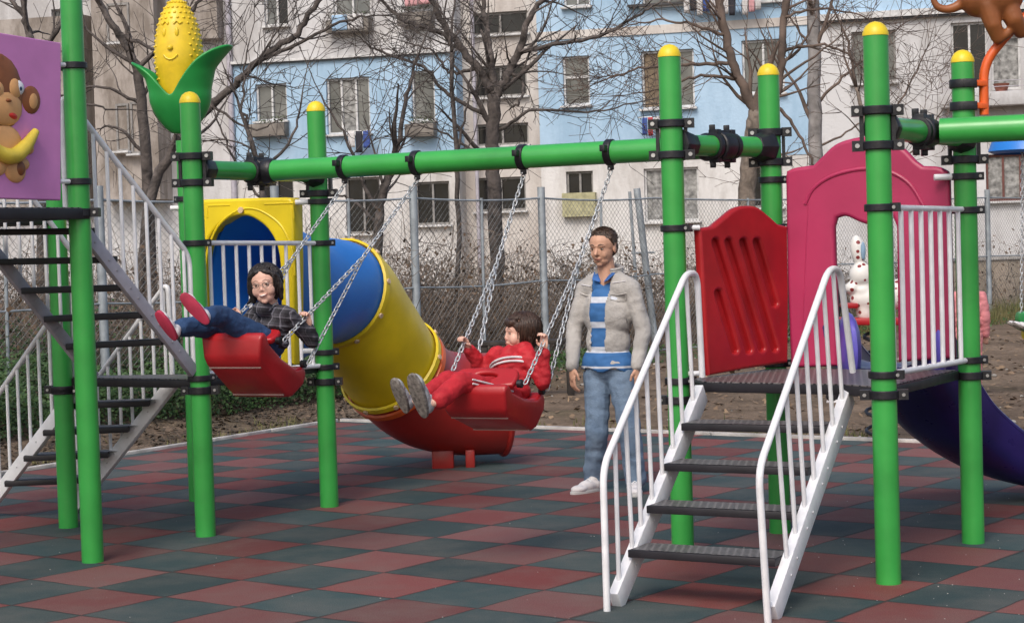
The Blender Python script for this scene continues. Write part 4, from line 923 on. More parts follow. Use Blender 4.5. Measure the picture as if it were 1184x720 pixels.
for zz in (.62, .72):
    mb = MB(); pts = []
    for i in range(13):
        t = radians(-75+150*i/12); w_ = (J['shL']-J['shR']).length
        pts.append(J['pel']+u*Hh_*(zz+.06*cos(t))+f*(.105*K+.018)*cos(t)*1.0+l*(w_*.46+.018)*sin(t))
    mb.tube(pts, .006, 6); mb.build('chest_stripe', WST, RK)
trousers(J, K, REDC, RK, g=.014)
mb = MB(); a_, b_ = J['hipL'], J['knL']; sd_ = (b_-a_).normalized().cross(V((0, 0, 1))).normalized()
if sd_.dot(EYE-a_) < 0: sd_ = -sd_
for o in (.018, -.002): mb.tube([a_.lerp(b_, .12)+sd_*(.078*K+.016)+V((0, 0, o)), a_.lerp(b_, .5)+sd_*(.067*K+.016)+V((0, 0, o+.005)), a_.lerp(b_, .92)+sd_*(.056*K+.015)+V((0, 0, o))], .0048, 6)
mb.build('leg_stripe', WST, RK)
for s in 'LR': shoe(RK, J['heel'+s], J['toe'+s], J['kn'+s]-J['an'+s], .7, SHG, SOLEG)
# --- standing man
MN = thing('person', onz(705, 566), 'man in a beige jacket, blue striped shirt and faded jeans standing by the swings', 'person')
my = 12.25
J = dict(shL=at(730, 333, my-.10), shR=at(677, 332, my+.10), elL=at(744, 381, my-.12), elR=at(664, 379, my+.10), wrL=at(737, 424, my-.2), wrR=at(662, 424, my-.0), pel=at(703, 424, my+.02),
         hipL=at(718, 432, my-.03), hipR=at(691, 432, my+.05), knL=at(728, 497, my-.16), knR=at(690, 499, my-.05), anL=at(735, 556, my-.12), anR=at(687, 553, my+.06),
         heelL=at(734, 564, my-.1), toeL=at(735, 576, my-.33), heelR=at(692, 568, my+.05), toeR=at(663, 568, my-.12), head=at(697, 286.5, my-.03))
for k_ in ('heelL', 'toeL', 'heelR', 'toeR'): J[k_] = V((J[k_].x, J[k_].y, .004))
hf = ax3(V((-.50, -.84, -.10)), V((0, 0, 1))); hs = .242; K = 1.0
person_body(MN, J, K, SKIN2, hf, False, hs, dict(L=(V((.02, -.05, -1)), V((-.7, .5, 0)), .18, .42, -1), R=(V((-.02, -.08, -1)), V((.75, .3, 0)), .18, .42, 1)))
face(MN, J['head'], *hf, hs, False, False, browc=HAIR_S)
f, l, u = hf; B = Matrix((f, l, u)).transposed(); q = lambda a, b, c: J['head']+(f*a+l*b+u*c)*hs
hp = [('e', q(-.09, 0, .19), (.41*hs, .370*hs, .352*hs), B), ('e', q(-.20, 0, .0), (.27*hs, .345*hs, .30*hs), B)]
for s in (1, -1): hp += [('c', q(.10, s*.30, .26), .06*hs, q(.02, s*.345, .08), .03*hs)]
ho = blob('hair', hp, .005, HAIR_S, MN, 4, wr=.0015, wscale=60)
rnd = random.Random(4); mb = MB()
for _ in range(1500):   # short cropped hair
    t = rnd.uniform(0, 1.5); a = rnd.uniform(-pi, pi)
    if abs(a) < 1.1 and t > 1.08: continue
    nrm = f*sin(t)*cos(a)+l*sin(t)*sin(a)+u*cos(t); p_ = q(-.09, 0, .19)+(f*.41*sin(t)*cos(a)+l*.37*sin(t)*sin(a)+u*.352*cos(t))*hs
    mb.tube([p_-nrm*.003, p_+(nrm+f*.9*cos(t)+V((rnd.gauss(0, .3), rnd.gauss(0, .3), 0))).normalized()*.008], [.0016, .0006], 3)
me = bpy.data.meshes.new('t'); me.from_pydata([p_-ORG[MN.name] for p_ in mb.v], [], mb.f); bm = bmesh.new(); bm.from_mesh(ho.data); bm.from_mesh(me); bm.to_mesh(ho.data); bm.free()
tp, f, l, u = torso_prims(J, K, .006)
zr = lambda v: at(700, v, my-.1).z
bands = [(zr(350), zr(343), 0), (zr(379), zr(372), 0), (zr(408), zr(401), 0), (zr(320), zr(317), 0), (zr(426), zr(423.5), 0)]
SHIRT = stripes('striped_shirt', (.04, .15, .38), (.60, .64, .72), (0, 0, 1), bands)
hem = [('e', J['pel']+V((0, 0, .0)), (.128, .182, .17), Matrix((f, l, u)).transposed())]
sh_ = blob('shirt', tp+hem, .008, SHIRT, MN, 4, wr=.006, wscale=12)
bm = bmesh.new(); bm.from_mesh(sh_.data); zc_ = zr(428)-0
bmesh.ops.delete(bm, geom=[fc for fc in bm.faces if fc.calc_center_median().z+ORG[MN.name].z < zc_+.012*sin(fc.calc_center_median().x*40)], context='FACES'); bm.to_mesh(sh_.data); bm.free()
md = sh_.modifiers.new('s', 'SOLIDIFY'); md.thickness = .006; md.offset = 1
shm = (J['shL']+J['shR'])/2
mb = MB()
for s in (1, -1):
    c0_ = shm+V((0, 0, .10)); pts = [c0_+f*.07+l*s*.01-u*.06, c0_+f*.085+l*s*.055-u*.045, c0_+f*.0+l*s*.085+u*.015, c0_+f*.02+l*s*.065+u*.03]
    mb.add(pts+[p+f*.012+l*s*.006 for p in pts], [(0, 1, 2, 3), (7, 6, 5, 4), (0, 4, 5, 1), (1, 5, 6, 2), (2, 6, 7, 3), (3, 7, 4, 0)])
mb.build('collar', mat('collar_blue', (.04, .14, .42), .8), MN, bevel=.002)
JKT = mat('jacket_beige', (.45, .43, .41), .85, nscale=6, namt=.12, bump=.25, bscale=70)
tj, _, _, _ = torso_prims(J, K, .020); nk_ = (J['shL']+J['shR'])/2+V((0, 0, .095)); tj = tj+[('c', nk_+(J[s_]-nk_)*.25, .055, J[s_]+V((0, 0, .0)), .060) for s_ in ('shL', 'shR')]
g = .018
pr = tj+[('e', J['pel']+u*.03, (.13, .185, .10), Matrix((f, l, u)).transposed())]
for s in 'LR': pr += limb(J['sh'+s], J['el'+s], J['wr'+s]+V((0, 0, .01)), .042+g, .038+g, .034+g*.6)
jk = blob('jacket', pr, .008, JKT, MN, 14, wr=.005, wscale=13)
bm = bmesh.new(); bm.from_mesh(jk.data); o3 = ORG[MN.name]; dele = []
for fc in bm.faces:
    c_ = fc.calc_center_median()+o3; r_ = c_-J['pel']; ff = r_.dot(f); ll = r_.dot(l); uu = r_.dot(V((0, 0, 1)))
    tz = uu/.62
    wl = .060+.015*tz+.02*max(0, .3-tz); wr_ = .048+.02*tz
    if ff > .03 and -wr_-.02 < ll < wl-.02 and uu > -.09: dele.append(fc)
    elif uu < -.025 and abs(ll) < .2 and abs(ff) < .2 and (abs(ll) < .165): dele.append(fc)
    elif uu > .53 and abs(ll) < .055: dele.append(fc)
bmesh.ops.delete(bm, geom=dele, context='FACES'); bm.to_mesh(jk.data); bm.free()
md = jk.modifiers.new('s', 'SOLIDIFY'); md.thickness = .010; md.offset = -1
# jacket details: collar band, pocket zips, flaps
mb = MB(); pts = []
for i in range(15): t = radians(35+290*i/14); pts.append(shm+V((0, 0, .085))+f*(.078*cos(t)-.012)+l*(.088*sin(t))+V((0, 0, .012*(1-cos(t)))))
for w0 in (0, .014, .028): mb.tube([p+V((0, 0, w0)) for p in pts], .013, 6)
mb.build('jacket_collar', JKT, MN)
def onjk(u_, v_): # point on the front surface of the jacket
    r = ray(u_, v_); I = jk.matrix_world.inverted(); dg = bpy.context.evaluated_depsgraph_get()
    hit, loc, nn, _ = jk.ray_cast(EYE-o3, r.normalized()); return (loc+o3-r.normalized()*.004) if hit else at(u_, v_, my-.15)
bpy.context.view_layer.update()
for nm_, pxs, m_, rr_ in (('pocket_zip', [(708, 327), (715, 326), (723, 325)], SHW, .004), ('pocket_zip', [(672, 329), (678, 330), (683, 331)], SHW, .004), ('pocket_seam', [(705, 340), (714, 341), (724, 339)], JKT, .004), ('pocket_seam', [(705, 340), (706, 346), (714, 348), (724, 346), (724, 339)], JKT, .003), ('side_zip', [(724, 368), (726, 376), (727, 386)], BOLT, .003), ('pocket_seam', [(671, 339), (676, 341), (681, 342)], JKT, .004)):
    mb = MB(); mb.tube([onjk(*p_) for p_ in pxs], rr_, 6); mb.build(nm_, m_, MN)
pr = [('e', J['pel'], (.12, .165, .13), Matrix((f, l, u)).transposed())]
for s in 'LR': e = V(J['an'+s]); e.z = .085; pr += limb(J['hip'+s], J['kn'+s], e, .095, .074, .070)
blob('trousers', pr, .008, DENIM2, MN, 3, wr=.008, wscale=10)
for s in 'LR': shoe(MN, J['heel'+s]-(J['toe'+s]-J['heel'+s])*.05, J['toe'+s]+(J['toe'+s]-J['heel'+s])*.03, V((0, 0, 1)), 1, SHW, mat('sole_white', (.5, .5, .5), .6))
# ------------------------------------------------------------ corn figure
gp = P['G']; cb = V((gp.x, gp.y, 2.40)); CF = thing('corn_figure', cb, 'smiling yellow corn cob in green husk leaves on top of a post', 'corn figure')
cz = lambda v: at(222, v, gp.y).z; cx0 = at(208, 100, gp.y).x
mb = MB(); z0_, z1_ = cz(118), cz(-3); prof = []
for i in range(22): t = i/21; prof.append((.156*max(.02, (1-max(0, (t-.38)/.63)**2.3)**.62)*(1-.25*max(0, .38-t)/.38), z0_+(z1_-z0_)*t))
mb.lathe(prof, (cx0, gp.y, 0), 32); cob = mb.build('cob', CORN, CF, angle=180)
def on_cob(a_, z_, dr=0):
    for i in range(21):
        if prof[i][1] <= z_ <= prof[i+1][1]: t = (z_-prof[i][1])/(prof[i+1][1]-prof[i][1]); r_ = prof[i][0]+(prof[i+1][0]-prof[i][0])*t; break
    else: r_ = .05
    return V((cx0+(r_+dr)*sin(a_), gp.y-(r_+dr)*cos(a_), z_))
mb = MB(); rnd = random.Random(3)
for row in range(15):
    z_ = z0_+(z1_-z0_)*(.22+.052*row)
    for k in range(18):
        a_ = 2*pi*(k+.5*(row % 2))/18
        if row < 10 and abs(((a_+.18+pi) % (2*pi))-pi) < .75: continue
        mb.ell(on_cob(a_, min(z_, z1_-.01), -.002), (.011, .011, .009), None, 8, 5)
o_ = mb.build('kernels', CORN, CF, angle=180); tag(o_, kind='stuff')
zf = z0_+(z1_-z0_)*.50
for s in (1, -1):
    mb = MB(); mb.ell(on_cob(-.18+.30*s, zf+.10, .0), (.014, .010, .030), None, 10, 8); mb.build('eye', CORN, CF, angle=180)
    mb = MB(); mb.tube([on_cob(-.18+.14*s, zf+.155, .004), on_cob(-.18+.30*s, zf+.175, .004), on_cob(-.18+.46*s, zf+.155, .004)], .006, 6); mb.build('eyebrow', CORN, CF)
mb = MB(); mb.ell(on_cob(-.18, zf+.0, .004), (.020, .016, .018)); mb.build('nose', CORN, CF, angle=180)
mb = MB(); mb.tube([on_cob(-.18+.30*t, zf-.075+.03*t*t, .003) for t in (-1, -.6, -.2, .2, .6, 1)], .0055, 6); mb.build('mouth', CORN, CF)
# husk: cup that opens into two curled leaves, split in front
mb = MB(); nu, nv_ = 48, 26; vs = []
for j in range(nv_+1):
    t = j/nv_
    for i in range(nu):
        a_ = 2*pi*i/nu+pi/2                       # 0 = front(-y)
        side = cos(a_+.0)+.16*max(0, sin(a_))                        # +1 right, -1 left
        lobe = min(1, abs(side))**(1.0 if side > 0 else 1.3)
        hgt = (.235+ (.345 if side > 0 else .25)*lobe)
        z_ = cb.z+.005+hgt*t
        r_ = .055+.150*(sin(min(1, t*hgt/.26)*pi/2))**.8+.07*max(0, (t*hgt-.28))/.3
        curl = max(0, t*hgt-.42 if side > 0 else t*hgt-.36)
        r_ += curl*.55*lobe**2; z_ -= curl*curl*.9
        vs.append(V((cx0+r_*cos(a_), gp.y-r_*.8*sin(a_), z_)))
fs = [(j*nu+i, j*nu+(i+1) % nu, (j+1)*nu+(i+1) % nu, (j+1)*nu+i) for j in range(nv_) for i in range(nu)]
mb.add(vs, fs); hk = mb.build('husk', CORNG, CF, angle=180); md = hk.modifiers.new('s', 'SOLIDIFY'); md.thickness = .018; md.offset = 1
md = hk.modifiers.new('b', 'SUBSURF'); md.levels = 1; md.render_levels = 1
# ------------------------------------------------------------ orange pole with climbing monkey
pf = P['F']; MK = thing('climbing_pole', V((pf.x, pf.y, 0)), 'bent orange pole clamped to the back right post with a brown monkey figure climbing it', 'climbing pole')
Yp = pf.y; pts = bez([at(1138, 133, Yp), at(1137, 74, Yp), at(1166, 38, Yp), at(1215, -8, Yp), at(1260, -25, Yp)], .12, 6); mb = MB(); mb.tube(pts, .025, 14); mb.build('pole', ORANGE, MK)
for y in (97, 123):
    q_ = V((pf.x, pf.y, zat('F', y))); mb = MB(); mb.lathe([(PR+.001, -.022), (PR+.012, -.022), (PR+.012, .022), (PR+.001, .022)], q_, 24); mb.box(q_+V((.02, -.055, 0)), (.07, .03, .042)); mb.build('clamp', BLACK, MK, bevel=.002)
    mb = MB(); e_ = at(1138, y, Yp); mb.bar(q_+V((.05, -.03, 0)), e_, .05, .03); mb.build('bracket', ORANGE, MK, bevel=.003)
w_ = lambda u, v, d=0.: at(u, v, Yp+d)
pr = [('e', w_(1150, -4, -.02), (.15, .11, .12)), ('e', w_(1132, -2, -.02), (.10, .09, .10)), ('e', w_(1172, -28, 0), (.11, .10, .13)), ('e', w_(1186, -60, 0), (.10, .10, .11)), ('e', w_(1196, -54, -.03), (.06, .06, .06)), ('e', w_(1165, -64, 0), (.03, .04, .05)),
      ('c', w_(1142, 6, -.06), .06, w_(1148, 28, -.07), .045), ('c', w_(1148, 28, -.07), .045, w_(1154, 44, -.05), .035), ('c', w_(1154, 44, -.05), .032, w_(1164, 39, -.05), .028),
      ('c', w_(1160, -2, -.04), .065, w_(1172, 22, -.06), .050), ('c', w_(1172, 22, -.06), .05, w_(1180, 36, -.03), .040), ('c', w_(1180, 36, -.03), .036, w_(1186, 30, -.02), .03), ('c', w_(1176, -30, -.04), .04, w_(1204, -12, -.05), .03), ('c', w_(1204, -12, -.05), .03, w_(1218, -12, -.02), .025)]
tl = catmull([w_(1118, -2, 0), w_(1106, 8, 0), w_(1094, 11, 0), w_(1084, 8, 0), w_(1079, -2, 0), w_(1082, -14, 0)], 4)
for i in range(len(tl)-1): t_ = i/len(tl); pr.append(('c', tl[i], .028*(1-.55*t_), tl[i+1], .028*(1-.55*t_)))
blob('monkey', pr, .008, BROWN, MK, 5)
# ------------------------------------------------------------ hanging ride at the right edge, with a child sitting in it
Yr = 15.5; HR = thing('hanging_ride', at(1190, 470, Yr), 'yellow and green seat hung on a chain under a blue hood at the right edge', 'hanging ride')
c_ = at(1188, 160, Yr); mb = MB(); prof = [(.30, -.16), (.315, -.15), (.29, -.08), (.22, -.0), (.12, .05), (.02, .06)]
mb.lathe([(a_*.9, b_) for a_, b_ in prof][::-1]+[(a_, b_+.012) for a_, b_ in prof], c_+V((0, 0, .04)), 24); mb.f = mb.f[:-2]; mb.m = mb.m[:-2]; mb.build('hood', BLUE, HR)
mb = MB(); mb.lathe([(.24, -.01), (.20, .03), (.12, .07), (.01, .09)], c_+V((0, 0, .05)), 24); mb.build('hood_top', YCAP, HR)
chain(at(1182, 172, Yr), at(1181, 365, Yr), HR, .035, .004); s_ = at(1192, 374, Yr)
mb = MB(); mb.box(s_+V((0, 0, .02)), (.20, .3, .16)); mb.build('seat', bpy.data.materials['husk_green'], HR, bevel=.04); mb = MB(); mb.box(s_+V((.02, 0, -.08)), (.16, .24, .12)); mb.build('seat_base', YCAP, HR, bevel=.04)
mb = MB(); mb.tube([at(1182, 172, Yr)+V((.1, 0, .1)), at(1182, 172, Yr)+V((.1, 0, .1))+V((1.2, .1, .5))], .035, 10); mb.build('arm', BLUE, HR)
NAVY = mat('navy_cloth', (.015, .018, .04), .85, nscale=14, namt=.2); PINKC = mat('pink_cloth', (.60, .22, .24), .85, nscale=14, namt=.1, bump=.15); BLKC = mat('black_cloth', (.02, .018, .022), .85, nscale=10, namt=.2)
def simple_person(label, base, f_, hgt, cj, ct, chair, sit=False, skin=SKIN):
    K = hgt/1.75; f_ = V(f_).normalized(); l_ = V((0, 0, 1)).cross(f_); U = V((0, 0, 1)); b_ = V(base); o = thing('person', b_, label, 'person')
    J = {}; hip = .50*hgt if not sit else 0
    J['pel'] = b_+U*(hip+.02*hgt); sh = J['pel']+U*.29*hgt
    for s, sg in (('L', 1), ('R', -1)):
        J['sh'+s] = sh+l_*sg*.105*hgt; J['hip'+s] = J['pel']+l_*sg*.05*hgt-U*.02*hgt
        if sit: J['kn'+s] = J['hip'+s]+f_*.24*hgt+U*.02; J['an'+s] = J['kn'+s]+f_*.12*hgt-U*.18*hgt; J['el'+s] = J['sh'+s]-U*.16*hgt+f_*.03; J['wr'+s] = J['el'+s]+f_*.12*hgt+U*.03
        else: J['kn'+s] = J['hip'+s]-U*.235*hgt+f_*.015; J['an'+s] = V((J['hip'+s].x, J['hip'+s].y, b_.z+.045*hgt)); J['el'+s] = J['sh'+s]-U*.17*hgt+l_*sg*.03; J['wr'+s] = J['el'+s]-U*.13*hgt+f_*.05
        dn = -U if not sit else (J['an'+s]-J['kn'+s]).normalized(); J['heel'+s] = J['an'+s]+dn*.045*hgt-f_*.035*hgt; J['toe'+s] = J['heel'+s]+(f_ if not sit else (f_+U*.5).normalized())*.145*hgt
    J['head'] = sh+U*.145*hgt; hs = .135*hgt if hgt > 1.4 else .16*hgt; hf = ax3(f_)
    person_body(o, J, K, skin, hf, hgt < 1.4, hs, {s: ((f_*.3-U), f_, .10*hgt, .4, -1 if s == 'L' else 1) for s in 'LR'}); face(o, J['head'], *hf, hs, True, False, browc=HAIR_D)
    B = Matrix(hf).transposed(); q = lambda a, b, c: J['head']+(hf[0]*a+hf[1]*b+hf[2]*c)*hs
    blob('hair', [('e', q(-.10, 0, .17), (.43*hs, .41*hs, .38*hs), B), ('e', q(-.2, 0, -.12), (.28*hs, .38*hs, .42*hs), B)], .007, chair, o, 3, wr=.004, wscale=30)
    tp, f, l, u = torso_prims(J, K, .02); pr = list(tp)
    for s in 'LR': pr += limb(J['sh'+s], J['el'+s], J['wr'+s], .045*K+.02, .038*K+.02, .03*K+.018)
    blob('jacket', pr, .009, cj, o, 3, wr=.006, wscale=15); trousers(J, K, ct, o)
    for s in 'LR': shoe(o, J['heel'+s], J['toe'+s], U, K, SHW, SOLEG)
    return o
simple_person('child in navy trousers at the right edge, one white shoe showing beside the hanging seat', at(1240, 350, Yr-.05), (-1, -.1, 0), 1.1, NAVY, NAVY, HAIR_D, True)
q_ = onz(1128, 462); simple_person('child in a pink coat behind the right tower, seen past the railing', (q_.x-.05, q_.y, 0), (.2, 1, 0), 1.22, PINKC, PINKC, HAIR_D)
q_ = onz(967, 472); simple_person('person dressed in black beside the spotted rider', (q_.x+.04, q_.y+.4, 0), (.9, -.4, 0), 1.30, BLKC, BLKC, HAIR_D)
# ------------------------------------------------------------ spotted spring rider
Yd = 14.6; db = onz(990, 507); SP = thing('spring_rider', V((at(990, 380, Yd).x, Yd, 0)), 'white spring rider with red spots seen through the pink arch', 'spring rider')
w_ = lambda u, v, d=0.: at(u, v, Yd+d)
def spotmat():
    m, nt, b, N, L = newmat('white_red_spots'); b.inputs['Roughness'].default_value = .4
    tc = N.new('ShaderNodeTexCoord'); vo = N.new('ShaderNodeTexVoronoi'); vo.inputs['Scale'].default_value = 17; vo.inputs['Randomness'].default_value = .45; L.new(tc.outputs['Object'], vo.inputs['Vector'])
    lt_ = N.new('ShaderNodeMath'); lt_.operation = 'LESS_THAN'; lt_.inputs[1].default_value = .27; L.new(vo.outputs['Distance'], lt_.inputs[0])
    mx = N.new('ShaderNodeMix'); mx.data_type = 'RGBA'; L.new(lt_.outputs[0], mx.inputs['Factor']); mx.inputs['A'].default_value = (.72, .70, .66, 1); mx.inputs['B'].default_value = (.22, .03, .03, 1); L.new(mx.outputs['Result'], b.inputs['Base Color']); return m
SPM = spotmat()
blob('body', [('e', w_(992, 290, 0), (.058, .05, .125), Matrix.Rotation(-.12, 3, 'Y')), ('e', w_(996, 318), (.095, .09, .10)), ('e', w_(985, 333), (.06, .07, .05)), ('e', w_(998, 336), (.08, .08, .07)), ('e', w_(1012, 345), (.20, .10, .11)), ('c', w_(1000, 340), .08, w_(1000, 362), .07), ('e', w_(1022, 296), (.05, .05, .12)), ('e', w_(1040, 340), (.12, .10, .12)), ('c', w_(1050, 330), .05, w_(1066, 300), .03)], .012, SPM, SP, 4)
mb = MB(); mb.ell(w_(998, 290, -.045), (.02, .012, .07)); mb.build('ear_lining', mat('ear_grey_blue', (.22, .34, .46), .5), SP, angle=180)
mb = MB(); mb.bar(w_(965, 371), w_(1070, 371), .30, .055); mb.build('board', RED, SP, bevel=.015); mb = MB(); mb.bar(w_(973, 353), w_(990, 353), .2, .04); mb.build('handle', RED, SP, bevel=.012)
mb = MB(); c_ = w_(1015, 371); mb.tube([V((c_.x+.11*cos(t*.55), c_.y+.11*sin(t*.55), c_.z-.05-(c_.z-.05)*t/70)) for t in range(71)], .014, 6); mb.build('spring', BLACK, SP)
# ------------------------------------------------------------ chain-link fence
GALV = mat('galvanised', (.36, .40, .43), .55, .3, nscale=6, namt=.15, bump=.05)
WIRE = mat('fence_wire', (.27, .28, .28), .6, .4, nscale=3, namt=.2)
FN = thing('mesh_fence', (-1, 20, 0), 'tall grey chain-link fence on steel posts in front of the bushes', 'fence')
fp = [(-120, 17.6), (592-475, 19.2), (592-272, 20.8), (592-112, 22.3), (628, 24.2), (757, 26.2), (960, 30), (1143, 34.0), (1330, 38.5)]
FP = []
for a_, b_ in fp: FP.append(V((at(a_, 300, b_).x, b_, 0)))
for i, p_ in enumerate(FP):
    gz = dirt_z(p_.x, p_.y); lean = .0
    if i == 5: lean = -.22
    mb = MB(); mb.tube([V((p_.x, p_.y, gz-.1)), V((p_.x+lean, p_.y, 2.34))], .048, 12); mb.build('post', GALV, FN)
    if i == 5: mb = MB(); mb.tube([V((p_.x-.22, p_.y, gz-.1)), V((p_.x-.32, p_.y, 2.3))], .022, 8); mb.tube([V((p_.x-.32, p_.y, 1.45)), V((p_.x-.0, p_.y, 1.45))], .015, 8); mb.build('brace', GALV, FN)
for i in range(len(FP)-1):
    a_, b_ = FP[i], FP[i+1]; L_ = (b_-a_).length; d = (b_-a_)/L_; Hh = 2.2; z0_ = .08; mb = MB()
    sag = lambda x, k=.03: -k*4*(x/L_)*(1-x/L_)
    for zt, r_ in ((Hh, .014), (1.15, .012), (z0_+.02, .010)): mb = MB(); mb.tube([a_+d*x+up*(zt+sag(x)) for x in [L_*k/6 for k in range(7)]], r_, 6); mb.build('rail', GALV, FN)
    m_ = a_+d*L_*.5; mb = MB(); mb.tube([m_+up*0, m_+d*.03+up*(Hh+.0)], .018, 8); mb.build('strut', GALV, FN)
    mb = MB(); pitch = .085; c0_ = -Hh
    while c0_ < L_:
        for sg in (1, -1):
            s0 = max(0, c0_) if True else 0; s1 = min(L_, c0_+(Hh-z0_))
            if s1-s0 < .05: continue
            za, zb_ = z0_+(s0-c0_), z0_+(s1-c0_)
            if sg < 0: za, zb_ = Hh-(s0-c0_), Hh-(s1-c0_)
            A_ = a_+d*s0+up*(za+sag(s0)*(za/Hh)); B_ = a_+d*s1+up*(zb_+sag(s1)*(zb_/Hh)); mb.tube([A_, B_], .0025, 3, cap=False)
        c0_ += pitch
    tag(mb.build('mesh', WIRE, FN, angle=180), kind='stuff')
# ------------------------------------------------------------ apartment block
BETA = math.atan(.268); FE = V((cos(BETA), -sin(BETA), 0)); FNn = V((-sin(BETA), -cos(BETA), 0)); FP0 = V((0, 50, 0))
def fac(u, v, off=0.):
    p = onpl(u, v, FP0+FNn*off, FNn); return ((p-FP0).dot(FE), p.z)
def wallmat(name, c, c2, sc=.8):
    m, nt, b, N, L = newmat(name); b.inputs['Roughness'].default_value = .92; b.inputs['Specular IOR Level'].default_value = .2
    tc = N.new('ShaderNodeTexCoord'); mp = N.new('ShaderNodeMapping'); mp.inputs['Scale'].default_value = (1, 1, .35); L.new(tc.outputs['Object'], mp.inputs[0])
    n = N.new('ShaderNodeTexNoise'); n.inputs['Scale'].default_value = sc; n.inputs['Detail'].default_value = 9; n.inputs['Roughness'].default_value = .68; L.new(mp.outputs[0], n.inputs['Vector'])
    r = N.new('ShaderNodeValToRGB'); r.color_ramp.elements[0].position = .40; r.color_ramp.elements[0].color = (*c2, 1); r.color_ramp.elements[1].position = .58; r.color_ramp.elements[1].color = (*c, 1); L.new(n.outputs['Fac'], r.inputs[0]); L.new(r.outputs[0], b.inputs['Base Color'])
    n2 = N.new('ShaderNodeTexNoise'); n2.inputs['Scale'].default_value = 14; n2.inputs['Detail'].default_value = 5; L.new(tc.outputs['Object'], n2.inputs['Vector']); bp = N.new('ShaderNodeBump'); bp.inputs['Strength'].default_value = .35; bp.inputs['Distance'].default_value = .03; L.new(n2.outputs['Fac'], bp.inputs['Height']); L.new(bp.outputs[0], b.inputs['Normal'])
    return m
W_GREY = wallmat('render_grey', (.60, .60, .61), (.42, .41, .41)); W_BLUE = wallmat('render_blue', (.42, .58, .74), (.32, .47, .62)); W_CREAM = wallmat('render_cream', (.62, .59, .56), (.45, .41, .38)); W_WHITE = wallmat('render_white', (.68, .67, .66), (.46, .44, .42)); W_BROWN = wallmat('render_brown', (.40, .36, .33), (.22, .19, .165), 1.6)
GLASS = mat('window_glass', (.045, .05, .05), .12, nscale=1.2, namt=.4, spec=.8, col2=(.17, .175, .17)); GLASSD = mat('window_dark', (.012, .012, .013), .2, nscale=2, namt=.3); FRAMEW = mat('window_frame', (.58, .58, .58), .5); FRAMEG = mat('window_frame_grey', (.26, .25, .24), .7); BLIND = mat('brown_blind', (.20, .15, .10), .8, nscale=4, namt=.15); CURT = mat('net_curtain', (.30, .30, .29), .9, nscale=9, namt=.3)
PLANT = mat('balcony_plants', (.06, .085, .03), .9, nscale=6, namt=.3); BOX_ = mat('planter_box', (.20, .18, .16), .85, nscale=4, namt=.2); TRIM = mat('white_trim', (.60, .60, .60), .8); DARKT = mat('dark_flashing', (.05, .05, .055), .6)
AB = thing('apartment_building', (0, 50, 0), 'long old apartment block with pale blue, grey and cream walls behind the fence', 'building')
def fpt(s, z, off=0.): return FP0+FE*s+FNn*off+up*z
def wall(name, s0, s1, z0, z1, off, m, holes=()):
    ss = sorted(set([s0, s1]+[min(max(h[k], s0), s1) for h in holes for k in (0, 1)])); zz = sorted(set([z0, z1]+[min(max(h[k], z0), z1) for h in holes for k in (2, 3)]))
    mb = MB()
    for i in range(len(ss)-1):
        for j in range(len(zz)-1):
            cs, cz_ = (ss[i]+ss[i+1])/2, (zz[j]+zz[j+1])/2
            if any(h[0] < cs < h[1] and h[2] < cz_ < h[3] for h in holes): continue
            mb.add([fpt(ss[i], zz[j], off), fpt(ss[i+1], zz[j], off), fpt(ss[i+1], zz[j+1], off), fpt(ss[i], zz[j+1], off)], [(0, 1, 2, 3)])
    for h in holes:
        if h[0] < s0-.01 or h[1] > s1+.01 or h[3] < z0 or h[2] > z1: continue
        a_, b_, c_, d_ = h[:4]; c_ = max(c_, z0); d_ = min(d_, z1); q = [(a_, c_), (b_, c_), (b_, d_), (a_, d_)]
        for k in range(4): p1, p2 = q[k], q[(k+1) % 4]; mb.add([fpt(*p1, off), fpt(*p2, off), fpt(*p2, off-.22), fpt(*p1, off-.22)], [(3, 2, 1, 0)])
    for a_ in (s0, s1): mb.add([fpt(a_, z0, off), fpt(a_, z1, off), fpt(a_, z1, off-3), fpt(a_, z0, off-3)], [(0, 1, 2, 3)])
    return mb.build(name, m, AB, smooth=False)
